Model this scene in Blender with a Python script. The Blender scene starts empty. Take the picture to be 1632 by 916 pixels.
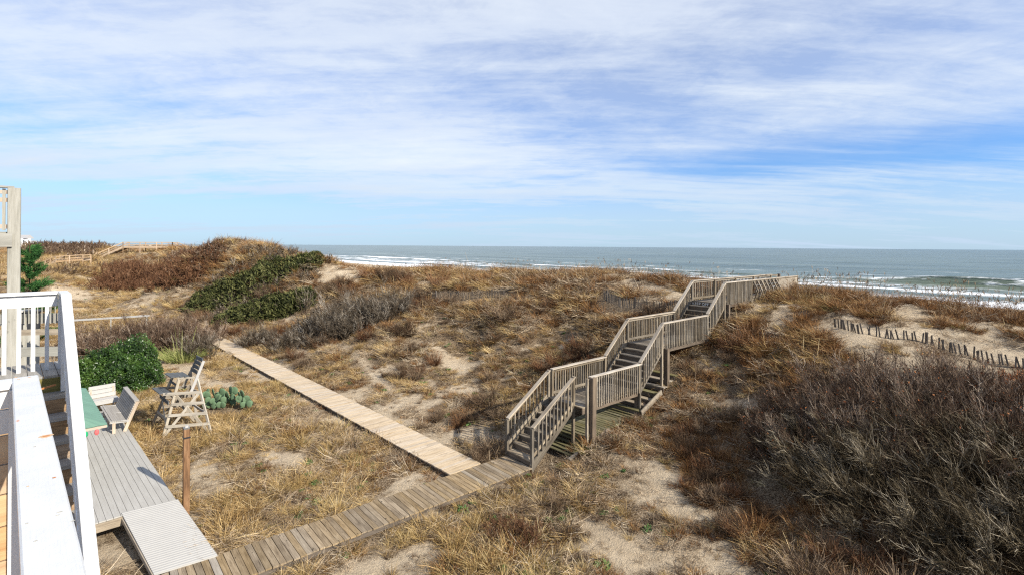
import bpy, math, random
import numpy as np
from mathutils import Matrix, Vector, Euler
random.seed(7); RNG = np.random.default_rng(7)
sc = bpy.context.scene
COL = sc.collection

# ------------------------------------------------------------------ camera
CAMZ = 7.0; F = 800.0; CX = 816.0; HY = 392.7; ROLL = 0.0072
cam_d = bpy.data.cameras.new("camera"); cam = bpy.data.objects.new("camera", cam_d); COL.objects.link(cam)
cam.location = (0, 0, CAMZ)
cam.rotation_euler = (Matrix.Rotation(-ROLL, 3, 'Y') @ Matrix.Rotation(math.radians(90), 3, 'X')).to_euler()
cam_d.sensor_width = 36; cam_d.lens = F / 1632 * 36; cam_d.shift_y = -(458 - HY) / 1632
cam_d.clip_start = 0.05; cam_d.clip_end = 120000
sc.camera = cam

# ------------------------------------------------------------------ light and sky
SUN_DIR = Vector((0.84, -0.55, 0)).normalized()
SUN_EL = math.radians(32)
w = bpy.data.worlds.new("World"); sc.world = w; w.use_nodes = True
sun_d = bpy.data.lights.new("sun", 'SUN'); sun = bpy.data.objects.new("sun", sun_d); COL.objects.link(sun)
sun_d.energy = 5.0; sun_d.angle = math.radians(0.6); sun_d.color = (1.0, 0.94, 0.82)
sv = Vector((SUN_DIR.x * math.cos(SUN_EL), SUN_DIR.y * math.cos(SUN_EL), math.sin(SUN_EL)))
sun.rotation_euler = sv.to_track_quat('Z', 'Y').to_euler(); sun.location = (40, -30, 60)
sc.view_settings.view_transform = 'Standard'; sc.view_settings.look = 'None'
sc.view_settings.exposure = 0.70; sc.view_settings.gamma = 1.0
sc.cycles.use_denoising = False; sc.cycles.pixel_filter_type = 'BLACKMAN_HARRIS'; sc.cycles.filter_width = 1.25
sc.cycles.max_bounces = 6; sc.cycles.transparent_max_bounces = 6

class NT:
    def __init__(s, tree): s.t = tree; s.n = tree.nodes; s.l = tree.links
    def add(s, typ, **kw):
        nd = s.n.new(typ)
        for k, v in kw.items():
            if k.startswith('i_'):
                key = k[2:]; key = int(key) if key.isdigit() else key.replace('_', ' ')
                if hasattr(v, 'is_linked') or isinstance(v, bpy.types.NodeSocket): s.l.new(v, nd.inputs[key])
                else: nd.inputs[key].default_value = v
            else: setattr(nd, k, v)
        return nd
    def math(s, op, a, b=None, c=None):
        nd = s.n.new('ShaderNodeMath'); nd.operation = op
        for i, v in enumerate((a, b, c)):
            if v is None: continue
            if isinstance(v, bpy.types.NodeSocket): s.l.new(v, nd.inputs[i])
            else: nd.inputs[i].default_value = v
        return nd.outputs[0]
    def mix(s, f, a, b, mode='MIX'):
        nd = s.n.new('ShaderNodeMix'); nd.data_type = 'RGBA'; nd.blend_type = mode
        for k, v in ((0, f), (6, a), (7, b)):
            if isinstance(v, bpy.types.NodeSocket): s.l.new(v, nd.inputs[k])
            else: nd.inputs[k].default_value = v if k == 0 else ((*v, 1) if len(v) == 3 else v)
        return nd.outputs[2]
    def ramp(s, f, stops, interp='LINEAR'):
        nd = s.n.new('ShaderNodeValToRGB'); cr = nd.color_ramp; cr.interpolation = interp
        while len(cr.elements) < len(stops): cr.elements.new(0.5)
        for e, (p, c) in zip(cr.elements, stops):
            e.position = p; e.color = (*c, 1) if len(c) == 3 else c
        s.l.new(f, nd.inputs[0]); return nd.outputs[0]
    def noise(s, vec, scale, detail=4, rough=0.55, dist=0.0, w=None):
        nd = s.n.new('ShaderNodeTexNoise'); nd.inputs['Scale'].default_value = scale
        nd.inputs['Detail'].default_value = detail; nd.inputs['Roughness'].default_value = rough
        nd.inputs['Distortion'].default_value = dist
        if w is not None:
            nd.noise_dimensions = '4D'; s.l.new(w, nd.inputs['W'])
        if vec is not None: s.l.new(vec, nd.inputs['Vector'])
        return nd.outputs[0]
    def mapping(s, vec, scale=(1, 1, 1), rot=(0, 0, 0), loc=(0, 0, 0)):
        nd = s.n.new('ShaderNodeMapping'); s.l.new(vec, nd.inputs[0])
        nd.inputs[1].default_value = loc; nd.inputs[2].default_value = rot; nd.inputs[3].default_value = scale
        return nd.outputs[0]

def build_sky():
    T = NT(w.node_tree); w.node_tree.nodes.clear()
    out = T.add('ShaderNodeOutputWorld'); bg = T.add('ShaderNodeBackground')
    sky = T.add('ShaderNodeTexSky', sky_type='NISHITA'); sky.sun_disc = False
    sky.sun_elevation = SUN_EL; sky.sun_rotation = math.atan2(SUN_DIR.x, SUN_DIR.y)
    sky.air_density = 1.0; sky.dust_density = 0.3; sky.ozone_density = 3.0; sky.altitude = 0
    tc = T.add('ShaderNodeTexCoord')
    sp = T.add('ShaderNodeSeparateXYZ'); T.l.new(tc.outputs['Generated'], sp.inputs[0])
    zz = T.math('MAXIMUM', sp.outputs[2], 0.0)
    den = T.math('ADD', zz, 0.10)
    px = T.math('DIVIDE', sp.outputs[0], den); py = T.math('DIVIDE', sp.outputs[1], den)
    cb = T.add('ShaderNodeCombineXYZ'); T.l.new(px, cb.inputs[0]); T.l.new(py, cb.inputs[1])
    P = cb.outputs[0]
    # thin cirrus: a broad veil with feathery streaks drawn out along two directions
    wv = T.add('ShaderNodeVectorMath', operation='ADD'); T.l.new(P, wv.inputs[0])
    wn = T.add('ShaderNodeTexNoise'); wn.inputs['Scale'].default_value = .55; wn.inputs['Detail'].default_value = 3; T.l.new(P, wn.inputs['Vector'])
    ws = T.add('ShaderNodeVectorMath', operation='SCALE'); T.l.new(wn.outputs['Color'], ws.inputs[0]); ws.inputs['Scale'].default_value = .35; T.l.new(ws.outputs[0], wv.inputs[1]); PW = wv.outputs[0]
    a = T.noise(T.mapping(PW, (0.30, 1.0, 1), (0, 0, math.radians(-24)), (3.1, 1.7, 0)), 0.9, 7, 0.58, 0.4)
    b = T.noise(T.mapping(PW, (0.45, 2.6, 1), (0, 0, math.radians(-38)), (7.3, 2.2, 0)), 1.0, 8, 0.64, 0.5)
    b2 = T.noise(T.mapping(PW, (0.30, 2.6, 1), (0, 0, math.radians(6)), (2.3, 5.2, 0)), 1.2, 8, 0.62, 0.5)
    c = T.noise(T.mapping(P, (0.35, 0.6, 1), (0, 0, 0.3), (1.6, 9.4, 0)), 0.7, 3, 0.5, 0.2)
    big = T.noise(T.mapping(P, (0.5, 0.8, 1), (0, 0, 0.5), (4.2, 8.1, 0)), 0.8, 4, 0.5, 0.3)
    m = T.math('ADD', T.math('MULTIPLY', a, 0.34), T.math('MULTIPLY', b, 0.14))
    fine = T.noise(T.mapping(PW, (1, 1.4, 1), (0, 0, .8), (1, 2, 0)), 3.2, 9, 0.68, 0.3)
    m = T.math('ADD', m, T.math('MULTIPLY', T.math('SUBTRACT', fine, .5), 0.16))
    m = T.math('ADD', m, T.math('MULTIPLY', b2, 0.14)); m = T.math('ADD', m, T.math('MULTIPLY', c, 0.22)); m = T.math('ADD', m, T.math('MULTIPLY', big, 0.26))
    cl = T.ramp(m, [(0.43, (0.12,) * 3), (0.50, (0.46,) * 3), (0.57, (0.82,) * 3), (0.66, (1,) * 3)])
    hz = T.ramp(zz, [(0.0, (0.72,) * 3), (0.06, (0.66,) * 3), (0.12, (0.30,) * 3), (0.2, (0.34,) * 3), (0.5, (0.5,) * 3), (1.0, (0.45,) * 3)])
    # the clear blue streak low over the sea
    el = T.math('DIVIDE', T.math('SUBTRACT', zz, T.math('ADD', 0.150, T.math('MULTIPLY', T.math('SUBTRACT', b2, .5), .12))), .030)
    bs = T.math('POWER', 2.718, T.math('MULTIPLY', T.math('MULTIPLY', el, el), -1.0))
    side = T.ramp(T.math('SUBTRACT', sp.outputs[0], T.math('MULTIPLY', sp.outputs[1], .15)), [(0.02, (0,) * 3), (0.30, (1,) * 3)])
    bs = T.math('MULTIPLY', bs, side)
    cov = T.math('MULTIPLY', T.math('MAXIMUM', cl, hz), T.math('SUBTRACT', 1.0, T.math('MULTIPLY', bs, .75)))
    sk = T.mix(1.0, sky.outputs[0], (0.56, 0.98, 1.52), 'MULTIPLY')
    white = T.ramp(zz, [(0.0, (5.0, 6.4, 7.9)), (0.06, (5.6, 6.9, 8.2)), (0.16, (7.6, 8.3, 8.9)), (0.45, (7.6, 8.2, 9.0)), (1, (6.2, 6.9, 8.4))])
    shade = T.noise(T.mapping(PW, (0.5, 1.3, 1), (0, 0, -0.3), (5, 5, 0)), 1.1, 6, 0.6)
    white = T.mix(T.ramp(shade, [(.35, (0,) * 3), (.68, (.38,) * 3)]), white, (5.5, 6.4, 8.3))
    col = T.mix(cov, sk, white)
    T.l.new(col, bg.inputs[0]); bg.inputs[1].default_value = 0.07
    T.l.new(bg.outputs[0], out.inputs[0])
build_sky()

# ------------------------------------------------------------------ geometry of the place
# s runs towards the sea, t along the shore (to the left); the camera stands above s=0, t=0
D2 = np.array([.7415, .671]); D1 = np.array([-.671, .7415])
def st(s, t, z=0.0): return Vector((s * D2[0] + t * D1[0], s * D2[1] + t * D1[1], z))
def to_st(X, Y): return X * D2[0] + Y * D2[1], X * D1[0] + Y * D1[1]
def ray(u, v):
    a, b = (u - CX) / F, (v - HY) / F; c, s_ = math.cos(ROLL), math.sin(ROLL)
    return a * c + b * s_, b * c - a * s_          # X/Y and (CAMZ-Z)/Y
def at(u, v, Y):
    a, b = ray(u, v); return Vector((a * Y, Y, CAMZ - b * Y))
def gz(u, v, z):
    a, b = ray(u, v); Y = (CAMZ - z) / b; return Vector((a * Y, Y, z))

def vnoise(x, y, seed=0):
    xi = np.floor(x).astype(np.int64); yi = np.floor(y).astype(np.int64); fx = x - xi; fy = y - yi
    def h(a, b):
        n = (a * 374761393 + b * 668265263 + seed * 1442695041) & 0xffffffff
        n = ((n ^ (n >> 13)) * 1274126177) & 0xffffffff
        return ((n ^ (n >> 16)) & 0xffff) / 65535.0
    u = fx * fx * (3 - 2 * fx); v = fy * fy * (3 - 2 * fy)
    return (h(xi, yi) * (1 - u) + h(xi + 1, yi) * u) * (1 - v) + (h(xi, yi + 1) * (1 - u) + h(xi + 1, yi + 1) * u) * v
def fbm(x, y, o=4, seed=0):
    r = 0; a = .5; k = 1.0; tot = 0
    for i in range(o):
        r = r + a * vnoise(x * k + 17.3 * i, y * k - 9.1 * i, seed + i); tot += a; a *= .5; k *= 2.03
    return r / tot
def sstep(a, b, x):
    x = np.clip((x - a) / (b - a), 0, 1); return x * x * (3 - 2 * x)

CP = [  # (s, t, z) control points of the ground
 (11, 12, -.1), (13.6, 11, .3), (15.5, 11.7, .42), (17, 11, .85), (18.4, 11, 1.36), (20, 11, 2.0), (21.9, 11, 2.6), (23.6, 11, 3.5),
 (25, 10.5, 4.1), (27, 10.8, 4.35), (30, 10.8, 4.5), (33, 10.8, 4.4), (27, 8, 4.7), (30, 8.5, 4.85), (30, 3.9, 4.55), (31, 1, 4.2), (24, 6, 4.0),
 (22, 5.2, 3.5), (22, .9, 3.2), (19.6, 1, 2.7), (19, 6, 2.3), (18, 7.8, 1.35), (15.5, 8, .6), (14, 5, .5), (14.4, .9, .3), (17, 3, 1.5), (12, 4, 0),
 (10, 9, -.15), (8, 7, -.2), (5, 5, -.2), (0, 0, -.2), (0, 12, -.15), (5, 12, -.15), (5, 16, -.1), (0, 20, 0), (-8, 10, 0), (-8, 25, .1), (8, -8, 0), (20, -10, 2.6), (30, -12, 4.2), (30, -30, 4.3), (15, -30, .6), (-10, -20, 0), (-30, 0, 0), (-30, 40, 0),
 (13, 14, -.05), (17, 14, .7), (20, 14.5, 1.8), (23.6, 16.4, 3.4), (26, 13.5, 4.1), (29, 14, 4.6), (29.5, 18, 5.0), (30, 20.9, 5.2), (30, 25, 5.2), (29, 31, 4.9), (30, 44.7, 4.6),
 (30, 60, 3.3), (33, 66, 3.0), (28, 75, 3.4), (26, 90, 3.7), (24, 110, 4.0), (30, 90, 3.0), (31, 120, 3.2), (30, 160, 3.2), (30, 52, 3.9), (33, 30, 4.4), (34, 20, 4.4), (34, 12, 4.0), (34, 4, 3.8), (34, 45, 3.8), (26, 22, 4.2), (25, 28, 3.7), (22, 19.7, 1.9), (15, 20, .0), (18, 24, .35), (12, 24, -.05), (9, 33, -.05), (5, 40, .05), (8, 20, -.1), (2, 28, 0)]
for u, v, z in [(700, 560, .8), (600, 520, 1.3), (800, 520, 2.1), (640, 500, 1.6), (700, 460, 3.5), (640, 437, 4.1), (560, 540, .4), (480, 545, .1), (430, 520, .3), (330, 500, .3), (180, 485, .4), (80, 480, .6)]:
    p = gz(u, v, z); CP.append((*to_st(p.x, p.y), z))
for u, v, Y in [(372, 386, 60), (335, 395, 62), (420, 394, 58), (470, 407, 55), (520, 415, 52), (560, 435, 50), (600, 441, 50), (560, 440, 55), (520, 424, 57), (470, 414, 60), (600, 446, 55), (385, 420, 54), (330, 450, 56), (450, 450, 50), (500, 470, 46), (430, 490, 46),
                (240, 432, 80), (300, 420, 78), (340, 405, 74), (180, 450, 78), (200, 470, 68), (330, 472, 64), (110, 421, 72), (70, 432, 70), (150, 428, 74), (80, 450, 58), (45, 440, 60),
                (250, 402, 102), (270, 396, 104), (170, 399, 200), (230, 399, 200), (300, 400, 200), (200, 396, 330), (300, 396, 330), (225, 412, 93), (200, 420, 88), (170, 420, 92), (160, 412, 96), (290, 398, 96), (310, 402, 90), (180, 396, 130), (140, 392, 160), (100, 388, 200), (60, 386, 240), (100, 412, 120), (60, 415, 110), (130, 402, 140),
                (60, 384, 330), (130, 388, 330)]:
    p = at(u, v, Y); CP.append((*to_st(p.x, p.y), p.z))
CP = np.array(CP); CP[(CP[:, 0] > 25) & (CP[:, 1] > -15) & (CP[:, 1] < 50), 2] -= .25
def _rbf():
    n = len(CP); d = np.hypot(CP[:, None, 0] - CP[None, :, 0], CP[:, None, 1] - CP[None, :, 1])
    A = np.zeros((n + 3, n + 3)); A[:n, :n] = np.sqrt(d * d + 0.8) + np.eye(n) * -0.15
    P = np.c_[np.ones(n), CP[:, :2]]; A[:n, n:] = P; A[n:, :n] = P.T
    return np.linalg.solve(A, np.r_[CP[:, 2], 0, 0, 0])
RW = _rbf()
def seg_dist(s, t, a, b):
    a = np.array(a); b = np.array(b); d = b - a; L = np.hypot(*d); d = d / L
    q = np.clip((s - a[0]) * d[0] + (t - a[1]) * d[1], 0, L)
    return np.hypot(s - a[0] - q * d[0], t - a[1] - q * d[1])
def ground_z(s, t):
    s = np.asarray(s, float); t = np.asarray(t, float); shp = s.shape; s = s.ravel(); t = t.ravel()
    z = np.zeros_like(s)
    for i in range(len(CP)):
        z += RW[i] * np.sqrt((s - CP[i, 0]) ** 2 + (t - CP[i, 1]) ** 2 + 0.8)
    z += RW[-3] + RW[-2] * s + RW[-1] * t
    far = np.maximum(np.abs(t) - 320, 0); z = np.where(far > 0, z * np.exp(-far / 120) + 4 * (1 - np.exp(-far / 120)), z)
    slope = sstep(-0.3, 2.5, z)
    amp = 0.16 + 0.42 * slope
    z += amp * (fbm(s * .35, t * .35, 4, 3) - .5) * 1.15 + .12 * (fbm(s * 1.7, t * 1.7, 3, 9) - .5)
    far2 = sstep(135, 175, t) * (1 - sstep(28, 36, s)); z += far2 * (7.0 * (fbm(s * .035 + 2, t * .030, 3, 15) - .55))
    z = np.minimum(z, 9.5)
    beach = np.interp(s, [34, 42, 55, 90, 125, 160, 300], [3.6, 0.6, -1.2, -2.2, -3.1, -4.5, -8])
    k = sstep(34, 44, s + 3 * (fbm(t * .1, s * .05, 2, 5) - .5)); z = z * (1 - k) + beach * k
    # flattened under the boardwalks, deck and house
    d = np.minimum(seg_dist(s, t, (-3, 12.3), (11.4, 11.97)), seg_dist(s, t, (9.58, 12.7), (8.6, 45.0)))
    dk = np.maximum(np.maximum(np.abs(s + 0.05) - 3.3, np.abs(t - 20.3) - 5.3), 0)
    hs = np.maximum(np.maximum(-s - 40, s - 1.5), np.maximum(t - 15, -t - 30)); hs = np.maximum(hs, 0)
    d = np.minimum(np.minimum(d - .85, dk), hs + .15)
    k = 1 - sstep(0, 1.6, d)
    z = np.where(z > -.17, z * (1 - k) - .17 * k, z)
    return z.reshape(shp)
_YS = np.r_[np.arange(6, 60, .12), np.arange(60, 330, .5)]
def hit(u, v):
    """where the sight line through a picture point meets the ground"""
    a, b = ray(u, v); s, t = to_st(a * _YS, _YS); z = ground_z(s, t); k = np.nonzero(CAMZ - b * _YS < z)[0]
    k = k[0] if len(k) else len(_YS) - 1
    return Vector((a * _YS[k], _YS[k], z[k]))
def gzs(s, t): return float(ground_z(np.array([s]), np.array([t]))[0])

# ------------------------------------------------------------------ object helpers
def finish(o, parent=None, label=None, cat=None, group=None, kind=None):
    if parent is not None:
        o.parent = parent; o.location = o.location - parent.location
    if label: o['label'] = label
    if cat: o['category'] = cat
    if group: o['group'] = group
    if kind: o['kind'] = kind
    return o
def empty(name, loc, label, cat, group=None, kind=None):
    o = bpy.data.objects.new(name, None); o.location = loc; o.empty_display_size = .2; COL.objects.link(o)
    return finish(o, None, label, cat, group, kind)
def sub(o, part, root):
    """hang a finished world-placed object under a part"""
    W_ = Matrix.Translation(o.location) @ o.rotation_euler.to_matrix().to_4x4(); B_ = Matrix.Translation(root.location + part.location) @ part.rotation_euler.to_matrix().to_4x4()
    o.parent = part; o.matrix_parent_inverse = B_.inverted(); o.matrix_basis = W_; return o
def mesh_obj(name, verts, faces, mat, parent=None, loc=None, smooth=False, **kw):
    me = bpy.data.meshes.new(name); me.from_pydata([tuple(v) for v in verts], [], faces); me.update()
    if smooth: me.polygons.foreach_set('use_smooth', [True] * len(me.polygons))
    if mat: me.materials.append(mat)
    o = bpy.data.objects.new(name, me); COL.objects.link(o)
    if loc is not None: o.location = loc
    return finish(o, parent, **kw)
BOX = {}
def box_mesh(L, wd, h, mat, bev=0.0):
    key = (round(L, 3), round(wd, 3), round(h, 3), mat.name, bev)
    if key in BOX: return BOX[key]
    x, y, z = L / 2, wd / 2, h / 2
    if bev:
        b = bev; prof = [(-y, -z + b), (-y, z - b), (-y + b, z), (y - b, z), (y, z - b), (y, -z + b), (y - b, -z), (-y + b, -z)]
    else: prof = [(-y, -z), (-y, z), (y, z), (y, -z)]
    n = len(prof); vs = [(-x, a, c) for a, c in prof] + [(x, a, c) for a, c in prof]
    fs = [(i, (i + 1) % n, n + (i + 1) % n, n + i) for i in range(n)] + [tuple(range(n - 1, -1, -1)), tuple(range(n, 2 * n))]
    me = bpy.data.meshes.new("board"); me.from_pydata(vs, [], fs); me.update(); me.materials.append(mat)
    BOX[key] = me; return me
def beam(name, p0, p1, wd, h, mat, parent=None, up=(0, 0, 1), bev=0.0, **kw):
    """a straight board from p0 to p1; h along 'up', wd across"""
    p0 = Vector(p0); p1 = Vector(p1); d = p1 - p0; L = d.length; x = d / L
    upv = Vector(up)
    if abs(x.dot(upv)) > .98: upv = Vector((D2[0], D2[1], 0))
    y = upv.cross(x).normalized(); z = x.cross(y)
    o = bpy.data.objects.new(name, box_mesh(L, wd, h, mat, bev)); COL.objects.link(o)
    M = Matrix((x, y, z)).transposed().to_4x4(); o.rotation_euler = M.to_euler(); o.location = (p0 + p1) / 2
    return finish(o, parent, **kw)

def arr_mesh(name, V, Q, mat, col=None, tris=False, smooth=False):
    me = bpy.data.meshes.new(name); n = len(V); k = 3 if tris else 4
    me.vertices.add(n); me.vertices.foreach_set('co', np.asarray(V, np.float32).ravel())
    Q = np.asarray(Q, np.int32); me.loops.add(Q.size); me.loops.foreach_set('vertex_index', Q.ravel())
    me.polygons.add(len(Q)); me.polygons.foreach_set('loop_start', np.arange(0, Q.size, k, dtype=np.int32))
    try: me.polygons.foreach_set('loop_total', np.full(len(Q), k, dtype=np.int32))
    except Exception: pass
    if smooth: me.polygons.foreach_set('use_smooth', np.ones(len(Q), bool))
    me.update(calc_edges=True)
    if col is not None:
        ca = me.attributes.new('tint', 'FLOAT', 'POINT'); ca.data.foreach_set('value', np.asarray(col, np.float32))
    me.materials.append(mat); me.validate(); return me
def norm(a): return a / np.maximum(np.linalg.norm(a, axis=-1, keepdims=True), 1e-9)
def ribbons(root, dirs, L, wd, nseg=2, bend=None, col=None, taper=.75, side=None):
    N = len(root); t = np.linspace(0, 1, nseg + 1)[None, :, None]
    L = np.broadcast_to(L, N); wd = np.broadcast_to(wd, N)
    if bend is None: bend = np.zeros((N, 3))
    p = root[:, None] + dirs[:, None] * (L[:, None, None] * t) + bend[:, None] * (L[:, None, None] * t * t)
    if side is None: side = norm(np.cross(dirs, RNG.normal(size=(N, 3))))
    ww = wd[:, None, None] * (1 - taper * t) * .5
    V = np.stack([p - side[:, None] * ww, p + side[:, None] * ww], 2).reshape(-1, 3)
    b = (np.arange(N) * (nseg + 1) * 2)[:, None] + (np.arange(nseg) * 2)[None]
    Q = np.stack([b, b + 1, b + 3, b + 2], -1).reshape(-1, 4)
    c = None if col is None else np.repeat(col, (nseg + 1) * 2)
    return V, Q, c, p[:, -1]
def tubes(root, dirs, L, wd, nseg=2, bend=None, col=None, taper=.6):
    N = len(root); t = np.linspace(0, 1, nseg + 1)[None, :, None]; L = np.broadcast_to(L, N); wd = np.broadcast_to(wd, N)
    if bend is None: bend = np.zeros((N, 3))
    p = root[:, None] + dirs[:, None] * (L[:, None, None] * t) + bend[:, None] * (L[:, None, None] * t * t)
    a = norm(np.cross(dirs, RNG.normal(size=(N, 3)))); b2 = np.cross(norm(dirs), a)
    rings = []
    for k in range(3):
        an = k * 2.0944; rings.append(p + (a * math.cos(an) + b2 * math.sin(an))[:, None] * (wd[:, None, None] * (1 - taper * t) * .5))
    V = np.stack(rings, 2).reshape(-1, 3)
    b = (np.arange(N) * (nseg + 1) * 3)[:, None] + (np.arange(nseg) * 3)[None]
    Q = np.concatenate([np.stack([b + k, b + (k + 1) % 3, b + 3 + (k + 1) % 3, b + 3 + k], -1).reshape(-1, 4) for k in range(3)])
    c = None if col is None else np.repeat(col, (nseg + 1) * 3)
    return V, Q, c, p[:, -1]
def join(parts):
    Vs, Qs, Cs, o = [], [], [], 0
    for p in parts:
        Vs.append(p[0]); Qs.append(p[1] + o); Cs.append(p[2]); o += len(p[0])
    return np.concatenate(Vs), np.concatenate(Qs), np.concatenate(Cs)

# ------------------------------------------------------------------ materials
def new_mat(name):
    m = bpy.data.materials.new(name); m.use_nodes = True; T = NT(m.node_tree)
    return m, T, m.node_tree.nodes['Principled BSDF']
def wood(name, c0, c1, c2, rough=.8, knots=.5, grain=1.0, spread=.35, bump=.25, spec=.3, blotch=None, blotch_amt=0.0):
    m, T, b = new_mat(name)
    tc = T.add('ShaderNodeTexCoord'); oi = T.add('ShaderNodeObjectInfo')
    wv = T.math('MULTIPLY', oi.outputs['Random'], 37.0)
    P = tc.outputs['Object']
    g = T.noise(T.mapping(P, (1.2 * grain, 22 * grain, 22 * grain)), 2.0, 6, .65, .6, wv)
    g2 = T.noise(T.mapping(P, (.7, 3, 3)), 1.6, 4, .6, 0, wv)
    v = T.math('ADD', T.math('MULTIPLY', g, .55), T.math('MULTIPLY', g2, .45))
    col = T.ramp(v, [(.34, c0), (.5, c1), (.68, c2)])
    kn = T.noise(T.mapping(P, (5, 11, 11)), 1.7, 2, .5, 0, wv)
    kf = T.ramp(kn, [(.66, (0,) * 3), (.74, (1,) * 3)])
    col = T.mix(T.math('MULTIPLY', kf, knots), col, tuple(x * .22 for x in c0))
    r2 = T.math('FRACT', T.math('MULTIPLY', oi.outputs['Random'], 7.31))
    br = T.math('ADD', T.math('MULTIPLY', r2, spread), 1 - spread * .5)
    hs = T.add('ShaderNodeHueSaturation'); T.l.new(col, hs.inputs['Color']); T.l.new(br, hs.inputs['Value'])
    T.l.new(T.math('ADD', T.math('MULTIPLY', oi.outputs['Random'], -.35 if spread > .1 else 0), 1.12 if spread > .1 else 1.0), hs.inputs['Saturation'])
    col = hs.outputs[0]
    if blotch:
        wp = T.add('ShaderNodeNewGeometry').outputs['Position']
        bl = T.ramp(T.noise(wp, 1.1, 5, .6), [(.42, (0,) * 3), (.62, (1,) * 3)])
        col = T.mix(T.math('MULTIPLY', bl, blotch_amt), col, blotch)
    T.l.new(col, b.inputs['Base Color']); b.inputs['Roughness'].default_value = rough
    b.inputs['Specular IOR Level'].default_value = spec
    bp = T.add('ShaderNodeBump'); bp.inputs['Strength'].default_value = bump; bp.inputs['Distance'].default_value = .01
    T.l.new(g, bp.inputs['Height']); T.l.new(bp.outputs[0], b.inputs['Normal'])
    return m
M = {}
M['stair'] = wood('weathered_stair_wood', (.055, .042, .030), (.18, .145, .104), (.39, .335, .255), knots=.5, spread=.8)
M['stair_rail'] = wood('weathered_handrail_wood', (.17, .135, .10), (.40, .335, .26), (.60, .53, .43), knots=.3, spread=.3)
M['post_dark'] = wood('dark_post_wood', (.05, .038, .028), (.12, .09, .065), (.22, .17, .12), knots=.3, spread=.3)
M['walk_old'] = wood('weathered_boardwalk_wood', (.08, .052, .026), (.235, .17, .098), (.39, .30, .19), knots=.85, spread=.45)
M['walk_grey'] = wood('greyed_boardwalk_wood', (.15, .12, .09), (.29, .24, .18), (.41, .35, .27), knots=.4, spread=.2)
M['walk_new'] = wood('tan_boardwalk_wood', (.27, .20, .125), (.47, .37, .255), (.60, .49, .355), knots=.75, spread=.16)
M['mossy'] = wood('mossy_old_wood', (.045, .042, .016), (.13, .115, .05), (.28, .24, .15), knots=.4, spread=.4)
M['grey_deck'] = wood('grey_composite_deck', (.32, .30, .27), (.375, .355, .32), (.43, .41, .375), knots=0, spread=.06, bump=.1, rough=.65)
M['grey_bench'] = wood('grey_bench_boards', (.24, .22, .195), (.31, .285, .255), (.38, .355, .32), knots=0, spread=.08, bump=.1)
M['bench_leg'] = wood('bench_leg_wood', (.25, .18, .12), (.42, .33, .24), (.55, .45, .35), knots=.3, spread=.2)
M['chair_wood'] = wood('bleached_chair_wood', (.22, .185, .14), (.36, .315, .25), (.48, .435, .36), knots=.3, spread=.2)
M['chair_dark'] = wood('dark_grey_chair_board', (.05, .055, .058), (.09, .096, .10), (.15, .155, .16), knots=0, spread=.2)
M['brown_post'] = wood('rusty_brown_post', (.05, .025, .012), (.18, .095, .045), (.33, .20, .11), knots=.5, spread=.1)
M['pine'] = wood('fresh_pine_boards', (.28, .15, .06), (.44, .28, .14), (.54, .39, .22), knots=.35, grain=.5, spread=.18, rough=.6)
M['grey_landing'] = wood('grey_landing_boards', (.16, .14, .125), (.27, .25, .22), (.38, .355, .32), knots=.3, spread=.15)
M['tread_brown'] = wood('brown_stair_riser', (.13, .075, .035), (.28, .18, .10), (.42, .30, .19), knots=.4, spread=.2)
M['green_stained'] = wood('green_stained_riser', (.07, .06, .012), (.16, .135, .04), (.26, .22, .09), knots=.2, spread=.1)
M['neighbour'] = wood('neighbour_grey_wood', (.19, .18, .15), (.29, .275, .235), (.37, .355, .315), knots=.3, spread=.12)
M['neighbour_pink'] = wood('neighbour_tan_wood', (.30, .20, .13), (.45, .33, .24), (.55, .44, .34), knots=.3, spread=.2)
M['far_wood'] = wood('far_tan_wood', (.24, .155, .09), (.36, .25, .155), (.46, .345, .235), knots=0, spread=.25)
M['picket'] = wood('grey_picket_wood', (.05, .04, .032), (.11, .09, .072), (.21, .18, .15), knots=.2, spread=.6)

def white_paint():
    m, T, b = new_mat('white_paint')
    tc = T.add('ShaderNodeTexCoord'); P = tc.outputs['Object']
    n = T.noise(T.mapping(P, (1.5, 40, 40)), 2, 5, .6, .4)
    n2 = T.noise(P, 9, 3, .6)
    col = T.ramp(n2, [(.3, (.53, .53, .53)), (.7, (.60, .60, .60))])
    # rust bleeding from nail heads
    vo = T.add('ShaderNodeTexVoronoi', feature='F1'); T.l.new(T.mapping(P, (2.3, 9, 9), loc=(.13, .4, .2)), vo.inputs['Vector']); vo.inputs['Scale'].default_value = 1.0
    d = T.math('ADD', vo.outputs['Distance'], T.math('MULTIPLY', T.noise(P, 60, 2), .06))
    rf = T.ramp(d, [(.05, (1,) * 3), (.085, (0,) * 3)])
    col = T.mix(T.math('MULTIPLY', rf, .75), col, (.55, .20, .05))
    # chips
    ch = T.ramp(T.noise(T.mapping(P, (14, 30, 30)), 2.2, 3, .7), [(.70, (0,) * 3), (.73, (1,) * 3)])
    col = T.mix(T.math('MULTIPLY', ch, .5), col, (.62, .60, .54))
    T.l.new(col, b.inputs['Base Color']); b.inputs['Roughness'].default_value = .42
    bp = T.add('ShaderNodeBump'); bp.inputs['Strength'].default_value = .45; bp.inputs['Distance'].default_value = .004
    T.l.new(T.math('ADD', n, T.math('MULTIPLY', T.noise(T.mapping(P, (6, 20, 20)), 3, 6, .75), .8)), bp.inputs['Height']); T.l.new(bp.outputs[0], b.inputs['Normal'])
    return m
M['white'] = white_paint()
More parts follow.
